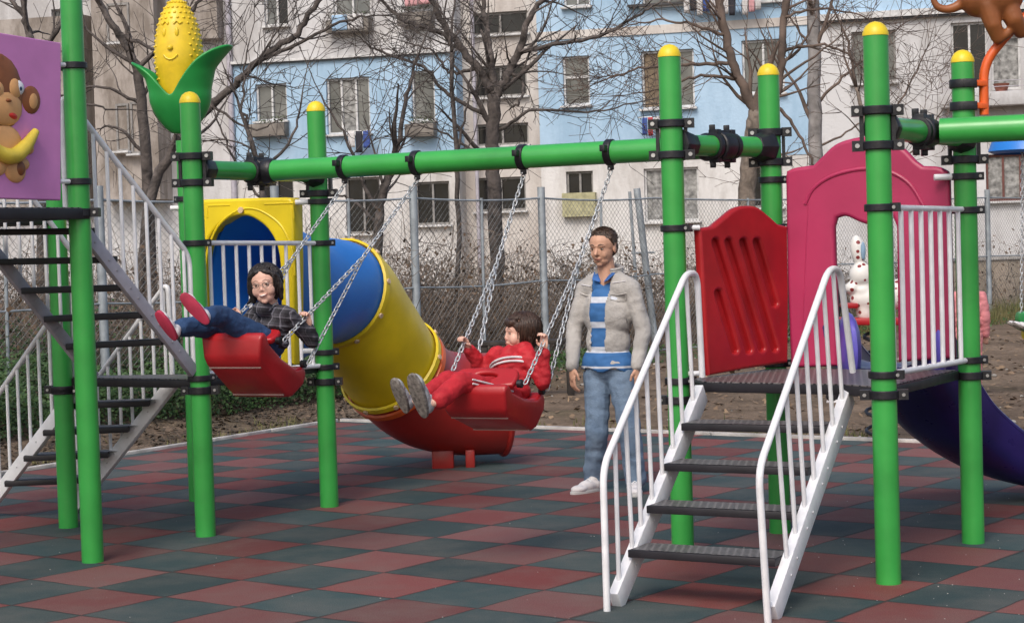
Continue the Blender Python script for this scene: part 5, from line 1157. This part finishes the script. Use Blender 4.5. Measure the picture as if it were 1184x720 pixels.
def window(h, off=0., cols=2, fm=FRAMEW, gm=GLASS, sill=True, transom=False, curtain=False, planter=None):
    a_, b_, c_, d_ = h[:4]; mb = MB(); fw = .055; o_ = off-.12
    bars = [((a_+fw/2, c_), (a_+fw/2, d_)), ((b_-fw/2, c_), (b_-fw/2, d_))]+[((a_+(b_-a_)*k/cols, c_+fw), (a_+(b_-a_)*k/cols, d_-fw)) for k in range(1, cols)]
    for p1, p2 in bars: mb.bar(fpt(*p1, o_), fpt(*p2, o_), fw, .07, FNn)
    hb = [((a_+fw, c_+fw/2), (b_-fw, c_+fw/2)), ((a_+fw, d_-fw/2), (b_-fw, d_-fw/2))]+([((a_+fw, (c_+d_)/2+.1), (b_-fw, (c_+d_)/2+.1))] if transom else [])
    for p1, p2 in hb: mb.bar(fpt(*p1, o_), fpt(*p2, o_), .065, fw, FNn)
    w_ = mb.build('window', fm, AB, smooth=False)
    for k in range(cols):
        x0 = a_+(b_-a_)*k/cols+fw*.5; x1 = a_+(b_-a_)*(k+1)/cols-fw*.5; g_ = gm[k % len(gm)] if isinstance(gm, (list, tuple)) else gm
        mb = MB(); mb.add([fpt(x0, c_+fw, o_-.02), fpt(x1, c_+fw, o_-.02), fpt(x1, d_-fw, o_-.02), fpt(x0, d_-fw, o_-.02)], [(0, 1, 2, 3)]); mb.build('pane', g_, w_, smooth=False)
    if sill: mb = MB(); mb.bar(fpt(a_-.06, c_-.03, off+.04), fpt(b_+.06, c_-.03, off+.04), .22, .055); mb.build('sill', TRIM, w_, bevel=.006)
    if planter:
        mb = MB(); mb.bar(fpt(a_-.1, c_-.26, off+.22), fpt(b_+.05, c_-.26, off+.22), .34, .34); mb.build('planter', planter, w_, bevel=.01)
        mb = MB(); rnd = random.Random(int(a_*100)); 
        for _ in range(90): p_ = fpt(rnd.uniform(a_-.05, b_), c_-.08+rnd.random()*.16, off+.22+rnd.uniform(-.15, .15)); s_ = .05; mb.add([p_, p_+V((rnd.uniform(-s_, s_), rnd.uniform(-s_, s_), rnd.uniform(0, s_))), p_+V((rnd.uniform(-s_, s_), 0, s_))], [(0, 1, 2)])
        tag(mb.build('plants', PLANT, w_, smooth=False), kind='stuff')
def R(u0, v0, u1, v1, off=0.):
    s0, zt = fac(u0, (v0+v1)/2, off)[0], fac((u0+u1)/2, v0, off)[1]; s1, zb_ = fac(u1, (v0+v1)/2, off)[0], fac((u0+u1)/2, v1, off)[1]; return (s0, s1, zb_, zt)
sx = lambda u: fac(u, 110)[0]
s270, s528, s622, s947 = sx(268), sx(528), sx(623), sx(947)
zline = fac(400, 66)[1]; zgr = fac(750, 186)[1]; ztop = 12.5; zgr2 = fac(400, 190)[1]
# section 1 (left, grey-brown, set forward balconies)
w1 = [R(130, 5, 172, 52), R(133, 118, 170, 188), R(60, 120, 95, 180), R(225, -30, 245, 30), R(10, 120, 40, 180), R(60, 10, 95, 55)]
wall('wall', -30, s270, -.3, ztop, 0, W_GREY, w1)
for h in w1: window(h, cols=2, fm=FRAMEG, gm=GLASS)
mb = MB(); a_ = R(108, -60, 180, 232, .8); mb.box(fpt((a_[0]+a_[1])/2, (a_[2]+a_[3])/2+0, .4), (a_[1]-a_[0], .8, a_[3]-a_[2]), Matrix.Rotation(-BETA, 3, 'Z')); mb.build('stair_tower', W_BROWN, AB, smooth=False)
for h in (R(124, 4, 150, 50, .8), R(135, 120, 150, 175, .8), R(152, 118, 163, 178, .8)): window(h, .93, 1, FRAMEG, GLASS, sill=True)
a_ = R(0, 20, 100, 240, .5); mb = MB(); mb.box(fpt((a_[0]+a_[1])/2, (a_[2]+a_[3])/2, .25), (a_[1]-a_[0], .5, a_[3]-a_[2]), Matrix.Rotation(-BETA, 3, 'Z')); mb.build('annex', W_BROWN, AB, smooth=False)
mb = MB(); a_ = R(215, -40, 250, 45, .45); mb.box(fpt((a_[0]+a_[1])/2, (a_[2]+a_[3])/2, .22), (a_[1]-a_[0], .44, a_[3]-a_[2]), Matrix.Rotation(-BETA, 3, 'Z')); mb.build('bay', W_BROWN, AB, smooth=False)
# section 2 blue
h_up = [R(305, -38, 333, 30), R(385, -40, 428, 20), R(467, -40, 500, 12)]; h_mid = [R(296, 97, 332, 140), R(378, 90, 428, 155), R(476, 82, 503, 140)]
wall('wall', s270, s528, zline, ztop, 0, W_GREY, h_up); wall('wall', s270, s528, zgr2, zline, .02, W_BLUE, h_mid)
h_gr = [R(400, 205, 440, 270), R(300, 205, 340, 265), R(480, 210, 520, 260)]
wall('wall', s270, s528, -.3, zgr2, 0, W_WHITE, h_gr)
for h in h_gr: window(h, cols=2, fm=FRAMEG, gm=GLASSD)
window(h_up[0], 0, 2, FRAMEW, [GLASS, GLASSD]); window(h_up[1], 0, 2, FRAMEW, GLASS, planter=BOX_); window(h_up[2], 0, 2, FRAMEG, GLASS, planter=BOX_)
window(h_mid[0], .02, 2, FRAMEW, GLASS, planter=BOX_); window(h_mid[1], .02, 3, FRAMEW, [GLASS, CURT, GLASS]); window(h_mid[2], .02, 1, FRAMEW, GLASS, planter=BOX_)
mb = MB(); mb.bar(fpt(s270, zline, .06), fpt(s528, zline, .06), .16, .07); mb.build('cornice', TRIM, AB); mb = MB(); mb.bar(fpt(s270, zline-.05, .05), fpt(s528, zline-.05, .05), .14, .025); mb.build('flashing', DARKT, AB)
mb = MB(); mb.tube([fpt(s270+.0, -.3, .08), fpt(s270+.0, ztop, .08)], .08, 10); mb.build('downpipe', GREYP, AB)
mb = MB(); mb.tube([fpt(sx(545), -.3, -.3), fpt(sx(545), ztop, -.3)], .05, 10); mb.build('downpipe', GREYP, AB)
# section 3 recess, cream
off3 = -.6; h3 = [R(545, 14, 610, 40, off3), R(548, 76, 609, 112, off3), R(550, 143, 611, 168, off3), R(550, 205, 608, 244, off3)]
wall('wall', s528, s622, -.3, ztop, off3, W_CREAM, h3)
for h in h3: window(h, off3, 2, FRAMEG, GLASSD, sill=True)
# section 4 blue
h4 = [R(651, 65, 682, 122), R(742, 58, 803, 125), R(858, 46, 907, 108), R(651, -50, 682, 8), R(742, -50, 803, 6), R(858, -50, 907, 2)]; h4g = [R(655, 198, 686, 245), R(745, 194, 808, 256), R(862, 190, 905, 240)]
wall('wall', s622, s947, zgr, ztop, .02, W_BLUE, h4); wall('wall', s622, s947, -.3, zgr, 0, W_WHITE, h4g)
zc = fac(700, 38)[1]; mb = MB(); mb.bar(fpt(s622, zc, .03), fpt(s947, zc, .03), .05, .22); mb.build('band', W_CREAM, AB); mb = MB(); mb.bar(fpt(sx(730), zc+.62, .1), fpt(sx(860), zc+.62, .1), .3, .06); mb.build('awning', DARKT, AB)
window(h4[0], .02, 1, FRAMEW, GLASS, transom=True); window(h4[1], .02, 2, FRAMEW, [BLIND, GLASS]); window(h4[2], .02, 2, FRAMEW, GLASS)
for h in h4[3:]: window(h, .02, 2, FRAMEW, GLASS)
for h in h4g: window(h, 0, 2, FRAMEW if h is h4g[1] else FRAMEG, CURT if h is h4g[1] else GLASSD)
a_ = R(652, 223, 690, 250); mb = MB(); mb.bar(fpt(a_[0], a_[2]+.3, .1), fpt(a_[1], a_[2]+.3, .1), .2, .62); mb.build('lean_to', mat('pale_yellow_board', (.42, .40, .24), .8), AB)
# section 5 grey, cornice
zc5 = fac(1080, 16)[1]; h5 = [R(985, 36, 1036, 96), R(1100, 26, 1142, 104), R(1146, 42, 1180, 104)]; h5g = [R(1140, 178, 1200, 232), R(990, 190, 1040, 240)]
wall('wall', s947, s947+14, -.3, zc5, .05, W_GREY, h5+h5g); wall('wall', s947, s947+14, zc5, ztop, .0, W_BLUE)
mb = MB(); mb.bar(fpt(s947, zc5+.04, .12), fpt(s947+14, zc5+.04, .12), .24, .16); mb.build('cornice', TRIM, AB); mb = MB(); mb.bar(fpt(s947, zc5-.07, .1), fpt(s947+14, zc5-.07, .1), .18, .04); mb.build('flashing', DARKT, AB)
window(h5[0], .05, 2, FRAMEG, GLASS); window(h5[1], .05, 2, FRAMEW, [GLASSD, GLASSD], sill=False); window(h5[2], .05, 1, FRAMEW, CURT, sill=False)
for h in h5g: window(h, .05, 3, mat('brown_frame', (.14, .05, .04), .6), CURT)
a_ = R(1088, 108, 1200, 124); mb = MB(); mb.bar(fpt(a_[0], (a_[2]+a_[3])/2, .3), fpt(a_[1], (a_[2]+a_[3])/2, .3), .55, a_[3]-a_[2]); mb.build('ledge', W_GREY, AB, bevel=.02)
mb = MB()
for k in range(2): mb.tube([fpt(a_[0], a_[3]+.12+.14*k, .5), fpt(a_[1], a_[3]+.12+.14*k, .5)], .01, 6)
mb.build('ledge_rail', GREYP, AB)
mb = MB(); p_ = fpt(fac(1158, 103)[0], a_[3]+.10, .3); mb.lathe([(.13, -.1), (.19, .08), (.2, .1)], p_, 16); mb.build('flower_pot', mat('terracotta', (.28, .10, .07), .8), AB)
# laundry on the facade
LB = [mat('laundry_pink', (.60, .32, .34), .9), mat('laundry_white', (.55, .54, .54), .9), mat('laundry_blue', (.05, .09, .30), .9), mat('laundry_red', (.35, .05, .06), .9), mat('laundry_black', (.03, .03, .04), .9), mat('laundry_sky', (.30, .45, .62), .9)]
def laundry(u0, u1, v0, v1, n, cols, label):
    t_ = thing('laundry_line', fpt(*fac((u0+u1)/2, v0), .4), label, 'laundry'); s0, z_ = fac(u0, v0, .4); s1, z1 = fac(u1, v0, .4); zb_ = fac(u0, v1, .4)[1]
    mb = MB(); mb.tube([fpt(s0-.1, z_, .4), fpt(s1+.1, z_, .4)], .01, 6); mb.tube([fpt(s0-.1, z_, .0), fpt(s0-.1, z_, .4)], .012, 6); mb.tube([fpt(s1+.1, z_, .0), fpt(s1+.1, z_, .4)], .012, 6); mb.build('line', BOLT, t_)
    rnd = random.Random(int(u0))
    for k in range(n):
        a_ = s0+(s1-s0)*k/n+.01; b_ = s0+(s1-s0)*(k+1)/n-.01; lo = zb_+(z_-zb_)*rnd.uniform(0, .35); nx_ = 8; mb = MB(); vs = []
        for j in range(7):
            for i in range(nx_+1): x = a_+(b_-a_)*i/nx_; z__ = z_+(lo-z_)*j/6; vs.append(fpt(x, z__, .4+.02*sin(i*1.7+k)*j/6))
        mb.add(vs, [(j*(nx_+1)+i, j*(nx_+1)+i+1, (j+1)*(nx_+1)+i+1, (j+1)*(nx_+1)+i) for j in range(6) for i in range(nx_)]); o = mb.build('garment', LB[cols[k % len(cols)]], t_, angle=180); md = o.modifiers.new('s', 'SOLIDIFY'); md.thickness = .008
laundry(402, 428, 152, 178, 3, [1, 4, 2], 'few clothes hanging below the white triple window')
laundry(742, 782, 136, 160, 6, [2, 3, 1, 0, 1, 4], 'striped row of small clothes drying left of a green post, under the brown blind')
laundry(467, 498, -14, 10, 2, [0, 0], 'pink cloths drying at an upper window near the top edge')
laundry(790, 880, -6, 22, 12, [1, 4, 1, 2, 1, 3, 1, 4, 5, 1, 0, 1], 'long row of white and dark clothes drying high on the blue wall')
laundry(383, 420, 18, 40, 2, [5, 1], 'pale blue cloth over the planter of an upper window')
# ------------------------------------------------------------ low wall at the right behind the fence
LW = thing('low_wall', at(1140, 352, 37), 'low beige concrete wall behind the fence at the right', 'wall')
a_ = at(1060, 350, 38); b_ = at(1330, 350, 40); mb = MB(); mb.bar(V((a_.x, a_.y, .45)), V((b_.x, b_.y, .45)), .2, 1.1); mb.build('masonry', wallmat('wall_beige', (.36, .30, .24), (.26, .22, .17), 1.5), LW, bevel=.02)
mb = MB(); mb.bar(V((a_.x, a_.y, 1.04)), V((b_.x, b_.y, 1.04)), .28, .07); mb.build('coping', KERB, LW, bevel=.01)
# ------------------------------------------------------------ bench behind the swings
bq = at(600, 420, 19.5); BN = thing('park_bench', (bq.x, 19.5, 0), 'dark old park bench behind the child in red', 'bench'); WOODD = mat('dark_wood', (.035, .028, .024), .8, nscale=8, namt=.3, bump=.3)
bl, br_ = at(546, 398, 19.5), at(672, 394, 19.5)
for k, (o, z_) in enumerate(((-.0, bl.z), (.12, bl.z), (.24, bl.z))): mb = MB(); mb.bar((bl.x, 19.5+o, z_), (br_.x, 19.5+o, z_), .1, .04); mb.build('seat_slat', WOODD, BN, bevel=.005)
for x_ in (bl.x+.12, br_.x-.12):
    for o in (0, .24): mb = MB(); mb.bar((x_, 19.5+o, 0), (x_, 19.5+o, bl.z-.02), .07, .07, V((0, 1, 0))); mb.build('leg', WOODD, BN, bevel=.005)
# ------------------------------------------------------------ bare trees
BARK_D = mat('bark_dark', (.105, .088, .08), .95, nscale=6, namt=.35, bump=.8, bscale=30, warp=1); BARK_G = mat('bark_grey', (.24, .195, .16), .95, nscale=4, namt=.3, bump=.7, bscale=25, warp=1); BARK_T = mat('bark_twig', (.15, .11, .09), .95, nscale=3, namt=.3); THK = mat('thicket_twigs', (.19, .15, .12), .95, nscale=1.5, namt=.3)
def grow(mb, p, d, L_, r, lev, rnd, grav=.0, mx=3, wob=.22, dens=1.0, rmin=.0042):
    n = max(3, int(L_/(.16 if lev < 2 else .12))); pts = [p]; rr = [r]; q = V(p); d = V(d).normalized()
    for i in range(n):
        d = (d+V((rnd.gauss(0, wob), rnd.gauss(0, wob), rnd.gauss(0, wob)+grav))*.5).normalized(); q = q+d*L_/n; pts.append(V(q)); rr.append(max(rmin*.7, r*(1-.8*(i+1)/n)))
    mb.tube(pts, rr, 3 if r < .012 else (5 if r < .04 else 7), cap=False)
    if lev < mx:
        k = int((2.6 if lev else 4.2)*L_*dens+1)
        for _ in range(k):
            i = rnd.randint(max(1, n//5), n); x, y = frame(pts[i], d); a = rnd.random()*2*pi; dv = (pts[i]-pts[i-1]).normalized(); an = rnd.uniform(.45, 1.1)
            nd = (dv*cos(an)+(x*cos(a)+y*sin(a))*sin(an)).normalized(); grow(mb, pts[i], nd, L_*rnd.uniform(.32, .62), max(rmin, rr[i]*rnd.uniform(.4, .65)), lev+1, rnd, grav, mx, wob, dens, rmin)
def tree(limbs, Y, label, m, seed, name='bare_tree', group='bare trees in front of the block', dens=1., mx=3, tw=1., rmin=.0055):
    rnd = random.Random(seed); u0, v0 = limbs[0][0][0][:2]; b_ = at(u0, v0, Y); T = thing(name, (b_.x, Y, 0), label, 'tree', group)
    mt = MB(); mc = MB()
    for li, (pix, r0, r1) in enumerate(limbs):
        pts = [at(q[0], q[1], Y+(q[2] if len(q) > 2 else 0)) for q in pix]
        if li == 0: pts[0].z = -.1
        sp = catmull(pts, 6); k = len(sp); sp = [p+V((rnd.gauss(0, .012), rnd.gauss(0, .02), rnd.gauss(0, .012)))*(1 if 0 < i else 0) for i, p in enumerate(sp)]
        rr = [r0+(r1-r0)*i/(k-1) for i in range(k)]; (mt if li == 0 else mc).tube(sp, rr, 9 if r0 > .05 else 6)
        ln = sum((sp[i+1]-sp[i]).length for i in range(k-1)); nb = int(ln*(3.7 if li else 1.0)*dens*tw)
        for _ in range(nb):
            i = rnd.randint(k//4 if li else k//2, k-1); d = (sp[i]-sp[i-1]).normalized(); x, y = frame(sp[i], d); a = rnd.random()*2*pi; an = rnd.uniform(.5, 1.1); nd = d*cos(an)+(x*cos(a)+y*sin(a)*.7)*sin(an)
            grow(mc, sp[i], nd, rnd.uniform(.6, 1.7), max(rmin, rr[i]*rnd.uniform(.22, .5)), 1, rnd, .04, mx, dens=dens, rmin=rmin)
        grow(mc, sp[-1], (sp[-1]-sp[-3]), rnd.uniform(.8, 1.4), r1*.9, 1, rnd, .03, mx, dens=dens, rmin=rmin)
    mt.build('trunk', m, T, angle=180); mc.build('crown', m if m is BARK_D else BARK_T, T, angle=180)
tree([([(574, 300), (573, 250), (570, 180), (571, 110)], .115, .095), ([(571, 115), (560, 90), (536, 60), (513, 28), (494, -14)], .075, .035), ([(571, 110), (568, 70), (563, 30, .3), (556, -20, .5)], .06, .03), ([(572, 112), (590, 82), (604, 50), (612, 20), (636, -8)], .07, .035),
      ([(528, 48), (500, 34), (470, 26), (430, -8)], .04, .02), ([(560, 132), (520, 110), (488, 78), (440, 60, .5), (420, 48)], .035, .012), ([(600, 60), (640, 52), (690, 42), (730, 22), (760, 4)], .04, .015), ([(590, 84), (606, 96), (600, 120, -.4), (590, 126)], .03, .01), ([(575, 150), (620, 128), (680, 130), (730, 120)], .03, .010), ([(548, 80), (520, 84), (500, 60), (470, 50)], .03, .01), ([(565, 200), (540, 170), (505, 150), (470, 140)], .025, .008)],
     27.5, 'tallest dark bare tree with a forking trunk, left of the standing man', BARK_D, 11, mx=3, dens=1.15)
tree([([(862, 300), (864, 235), (868, 170), (874, 128)], .145, .115), ([(874, 132), (858, 100), (842, 55), (833, 10), (826, -20)], .08, .055), ([(874, 130), (893, 118), (903, 80), (905, 40), (912, -18)], .078, .05),
      ([(848, 72), (800, 75), (740, 80), (700, 92)], .035, .012), ([(838, 40), (800, 28), (760, 24), (720, 32)], .03, .010), ([(855, 92), (810, 88), (770, 100), (735, 108)], .03, .01), ([(905, 60), (940, 52), (975, 60), (1005, 88)], .03, .01), ([(896, 118), (920, 150), (940, 190), (945, 230)], .03, .012), ([(905, 20), (950, 10), (1000, 20)], .025, .01)],
     29, 'grey-brown bare tree forking into a V above the red panel', BARK_G, 23, mx=3, dens=1.25)
tree([([(150, 330), (168, 260), (190, 190), (215, 150)], .07, .06), ([(215, 150), (245, 122), (272, 98), (305, 66), (345, 38), (362, 8), (384, -18)], .055, .03), ([(300, 70), (340, 52), (392, 26), (430, 18)], .03, .012), ([(245, 122), (290, 150), (320, 140)], .02, .008)],
     24, 'leaning bare tree whose long bough sweeps up right over the corn figure', BARK_D, 31, dens=.9)
tree([([(175, 330), (170, 200), (160, 90), (150, 60)], .09, .06), ([(150, 60), (130, 30), (108, -8)], .06, .04), ([(158, 80), (180, 60), (215, 20), (240, -10)], .04, .02), ([(162, 120), (120, 100), (70, 110)], .03, .012), ([(168, 180), (140, 150), (112, 148)], .03, .01), ([(140, 40), (180, 58), (212, 66)], .035, .01)],
     27, 'bare tree rising between the left posts, in front of the brown stair tower', BARK_D, 37, dens=1.)
tree([([(50, 330), (46, 200), (42, 100), (36, 40)], .08, .05), ([(36, 40), (20, 10), (0, -20)], .04, .02), ([(40, 60), (70, 30), (90, -10)], .04, .02), ([(42, 140), (90, 120), (130, 128)], .03, .012)],
     25, 'bare tree at the far left behind the mauve panel', BARK_D, 41, dens=.9)
tree([([(946, 300), (944, 200), (942, 100), (940, -20)], .13, .11), ([(943, 120), (975, 90), (1010, 60), (1040, 30)], .03, .012), ([(944, 170), (985, 150), (1020, 120)], .025, .01), ([(942, 60), (920, 30), (905, 10)], .03, .01)],
     33, 'straight pale grey trunk right of the V-shaped tree', mat('bark_pale', (.30, .28, .27), .95, nscale=5, namt=.25, bump=.5), 43, dens=.8)
tree([([(1010, 300), (1008, 220), (1002, 150), (990, 100)], .05, .03), ([(990, 100), (980, 50), (960, 0)], .028, .012), ([(1004, 160), (1040, 120), (1070, 60)], .025, .01), ([(1008, 210), (1060, 170), (1095, 120)], .022, .01)],
     31, 'thin bushy bare tree behind the front post of the right tower', BARK_G, 47, dens=1.2)
tree([([(432, 340), (437, 280), (442, 230), (452, 196)], .07, .05), ([(452, 196), (462, 160), (470, 110), (484, 60)], .04, .015), ([(440, 250), (420, 210), (400, 160), (372, 110)], .03, .01), ([(437, 260), (408, 232), (382, 224)], .025, .01)],
     23.5, 'slim dark bare tree behind the fence, right of the tube slide panel', BARK_D, 53, dens=1.)
tree([([(524, 340), (530, 250), (526, 150), (522, 60)], .035, .03), ([(522, 60), (518, 30), (505, 0)], .025, .01), ([(528, 180), (540, 120), (548, 60)], .02, .01)],
     26, 'thin straight sapling just left of the tallest dark tree', BARK_D, 59, dens=1.)
tree([([(312, 340), (308, 260), (300, 200), (290, 160)], .045, .03), ([(290, 160), (280, 120), (285, 60)], .025, .01), ([(300, 200), (335, 165), (350, 110)], .025, .01), ([(304, 230), (268, 180), (250, 130)], .02, .01)],
     22.5, 'small bushy bare tree above the yellow tunnel panel', BARK_D, 61, dens=1.2)
# ------------------------------------------------------------ thicket, ivy, litter
def on_fence_line(t):   # 0..1 along the fence
    k = t*(len(FP)-1); i = min(len(FP)-2, int(k)); return FP[i].lerp(FP[i+1], k-i)
rnd = random.Random(5); mb = MB(); lf = MB(); nrm_ = V((-.75, .66, 0))
for i in range(4700):
    t = rnd.random(); b_ = on_fence_line(t)+nrm_*(.5+rnd.random()**1.3*6); 
    if b_.x > 6.6 and b_.y > 33 and rnd.random() < .7: continue
    hmax = 1.25+1.1*noise.noise(V((b_.x*.35, b_.y*.35, 0)))+.5*rnd.random(); hmax = max(.5, hmax*(1 if t < .72 else .75))*(1 if i < 3600 else .5)
    q = V((b_.x, b_.y, 0)); d = V((rnd.gauss(0, .35), rnd.gauss(0, .35), 1)).normalized(); n = 5; pts = [q]; 
    for _ in range(n): d = (d+V((rnd.gauss(0, .25), rnd.gauss(0, .25), rnd.gauss(0, .1)))).normalized(); q = q+d*hmax/n; pts.append(q)
    mb.tube(pts, [.008, .007, .006, .005, .004, .003], 3, cap=False)
    for _ in range(3):
        s_ = rnd.choice(pts[1:]); dd = V((rnd.gauss(0, 1), rnd.gauss(0, 1), rnd.gauss(.3, .6))).normalized(); mb.tube([s_, s_+dd*.22, s_+dd*.42+V((0, 0, rnd.gauss(0, .08)))], [.005, .004, .003], 3, cap=False)
    for _ in range(5 if t > .5 else 3):
        s_ = rnd.choice(pts)+V((rnd.gauss(0, .12), rnd.gauss(0, .12), rnd.gauss(0, .12))); w_ = .035; a = V((rnd.gauss(0, 1), rnd.gauss(0, 1), rnd.gauss(0, 1))).normalized()*w_; c = V((rnd.gauss(0, 1), rnd.gauss(0, 1), rnd.gauss(0, 1))).normalized()*w_
        if s_.z > .05: lf.add([s_-a, s_+c, s_+a, s_-c], [(0, 1, 2, 3)])
tag(mb.build('thicket', THK, angle=180, smooth=False), kind='stuff')
tag(lf.build('thicket_leaves', mat('dead_leaves', (.20, .13, .08), .9, nscale=3, namt=.2, col2=(.09, .06, .04)), smooth=False), kind='stuff')
def leafmass(name, m, n, fn, size, seed, litter=False):
    rnd = random.Random(seed); mb = MB()
    for _ in range(n):
        r = fn(rnd)
        if r is None: continue
        p_, s_ = r; s_ *= size
        if litter: a = V((rnd.gauss(0, 1), rnd.gauss(0, 1), rnd.gauss(0, .25))).normalized()*s_; c = V((-a.y, a.x, rnd.gauss(0, .3)*s_))*.6
        else: a = V((rnd.gauss(0, 1), rnd.gauss(0, 1), rnd.gauss(0, .6))).normalized()*s_; c = a.cross(V((rnd.gauss(0, .6), rnd.gauss(-.5, .6), 1))).normalized()*s_*.7
        mb.add([p_-a, p_-a*.2+c, p_+a, p_-a*.2-c], [(0, 1, 2, 3)])
    return tag(mb.build(name, m, smooth=False), kind='stuff')
IVY = mat('ivy_green', (.045, .105, .02), .6, nscale=2.5, namt=.2, col2=(.02, .045, .012)); DRYG = mat('dry_grass', (.20, .17, .08), .9, nscale=2, namt=.2, col2=(.09, .11, .03))
def ivy(rnd):
    s = rnd.uniform(-4.5, 7); w_ = 1.15+abs(rnd.gauss(0, 1.3)); p_ = c1+(d0)*(s)+nl*w_
    cl = noise.noise(V((p_.x*.9, p_.y*.9, 1)));
    if cl < -.28+rnd.random()*.25 or w_ > 5.5: return None
    hh = max(0.05, .26+.7*cl)*rnd.random()+.02; return V((p_.x, p_.y, dirt_z(p_.x, p_.y)+hh*1.3)), rnd.uniform(.6, 1.3)
leafmass('ivy', IVY, 90000, ivy, .019, 3)
def grassy(rnd):
    t = rnd.random()**.8; b_ = on_fence_line(t)+nrm_*rnd.gauss(.0, .5)-nrm_*.2; cl = noise.noise(V((b_.x*.7, b_.y*.7, 5)))
    if cl < .0: return None
    return V((b_.x, b_.y, dirt_z(b_.x, b_.y)+rnd.random()*.22)), rnd.uniform(.6, 1.6)
leafmass('weeds', IVY, 14000, grassy, .022, 9)
def litter(rnd):
    u_ = rnd.uniform(-7, 13); v_ = rnd.uniform(.05, 15); p_ = c1+d1*u_+nr*v_
    if dirt_z(p_.x, p_.y) < -.05: return None
    if (p_-c1).dot(nl) > 0 and rnd.random() < .5: return None
    return V((p_.x, p_.y, dirt_z(p_.x, p_.y)+.012)), rnd.uniform(.5, 1.4)
leafmass('leaf_litter', mat('fallen_leaves', (.30, .21, .13), .9, nscale=2, namt=.2, col2=(.11, .07, .045)), 9000, litter, .035, 13, True)
def blades(seed, n, fn, m, name, h=.16):
    rnd = random.Random(seed); mb = MB()
    for _ in range(n):
        b_ = fn(rnd)
        if b_ is None: continue
        d = V((rnd.gauss(0, .3), rnd.gauss(0, .3), 1)); a = V((rnd.gauss(0, 1), rnd.gauss(0, 1), 0)).normalized()*.006; hh = h*rnd.uniform(.4, 1.3); mb.add([b_-a, b_+a, b_+d*hh], [(0, 1, 2)])
    return tag(mb.build(name, m, smooth=False), kind='stuff')
def gl(rnd):
    t = .72+.28*rnd.random(); b_ = on_fence_line(t)-nrm_*rnd.gauss(.1, .35); return V((b_.x, b_.y, dirt_z(b_.x, b_.y)))
blades(17, 7000, gl, DRYG, 'grass', .34)
def edgeg(rnd):
    u_ = rnd.uniform(-8, 14); p_ = c1+(d1*u_ if u_ > 0 else d0*-u_)+(nr if u_ > 0 else nl)*(.06+abs(rnd.gauss(0, .25)));
    if noise.noise(V((p_.x*2, p_.y*2, 7))) < .1: return None
    return V((p_.x, p_.y, dirt_z(p_.x, p_.y)))
blades(19, 5000, edgeg, DRYG, 'kerb_grass', .07)
def bank(rnd):
    s = rnd.uniform(-4.5, 7); w_ = .12+rnd.random()*3.2; p_ = c1+d0*s+nl*w_
    return V((p_.x, p_.y, dirt_z(p_.x, p_.y)+.015)), rnd.uniform(.5, 1.4)
leafmass('bank_litter', mat('rotting_leaves', (.10, .075, .05), .95, nscale=3, namt=.2, col2=(.035, .028, .02)), 16000, bank, .026, 27, True)
# stones and scraps on the dirt and the rubber
STN = mat('pale_stone', (.36, .34, .31), .9, nscale=20, namt=.2)
mb = MB(); rnd = random.Random(21)
for _ in range(260):
    p_ = c1+d1*rnd.uniform(-5, 12)+nr*rnd.uniform(.1, 9); s_ = rnd.uniform(.008, .035); mb.ell(V((p_.x, p_.y, dirt_z(p_.x, p_.y)+s_*.3)), (s_, s_*rnd.uniform(.6, 1), s_*.6), Matrix.Rotation(rnd.random()*3, 3, 'Z'), 6, 4)
tag(mb.build('gravel', STN), kind='stuff')
mb = MB()
for _ in range(200):
    u_, v_ = rnd.uniform(0, 1184), rnd.uniform(560, 716); 
    if rnd.random() > (.25 if u_ < 900 else 1): continue
    p_ = onz(u_, v_); s_ = rnd.uniform(.0015, .0042); mb.ell(V((p_.x, p_.y, s_*.4)), (s_, s_*.8, s_*.5), None, 5, 4)
tag(mb.build('grit', mat('white_grit', (.42, .40, .38), .9), None), kind='stuff')
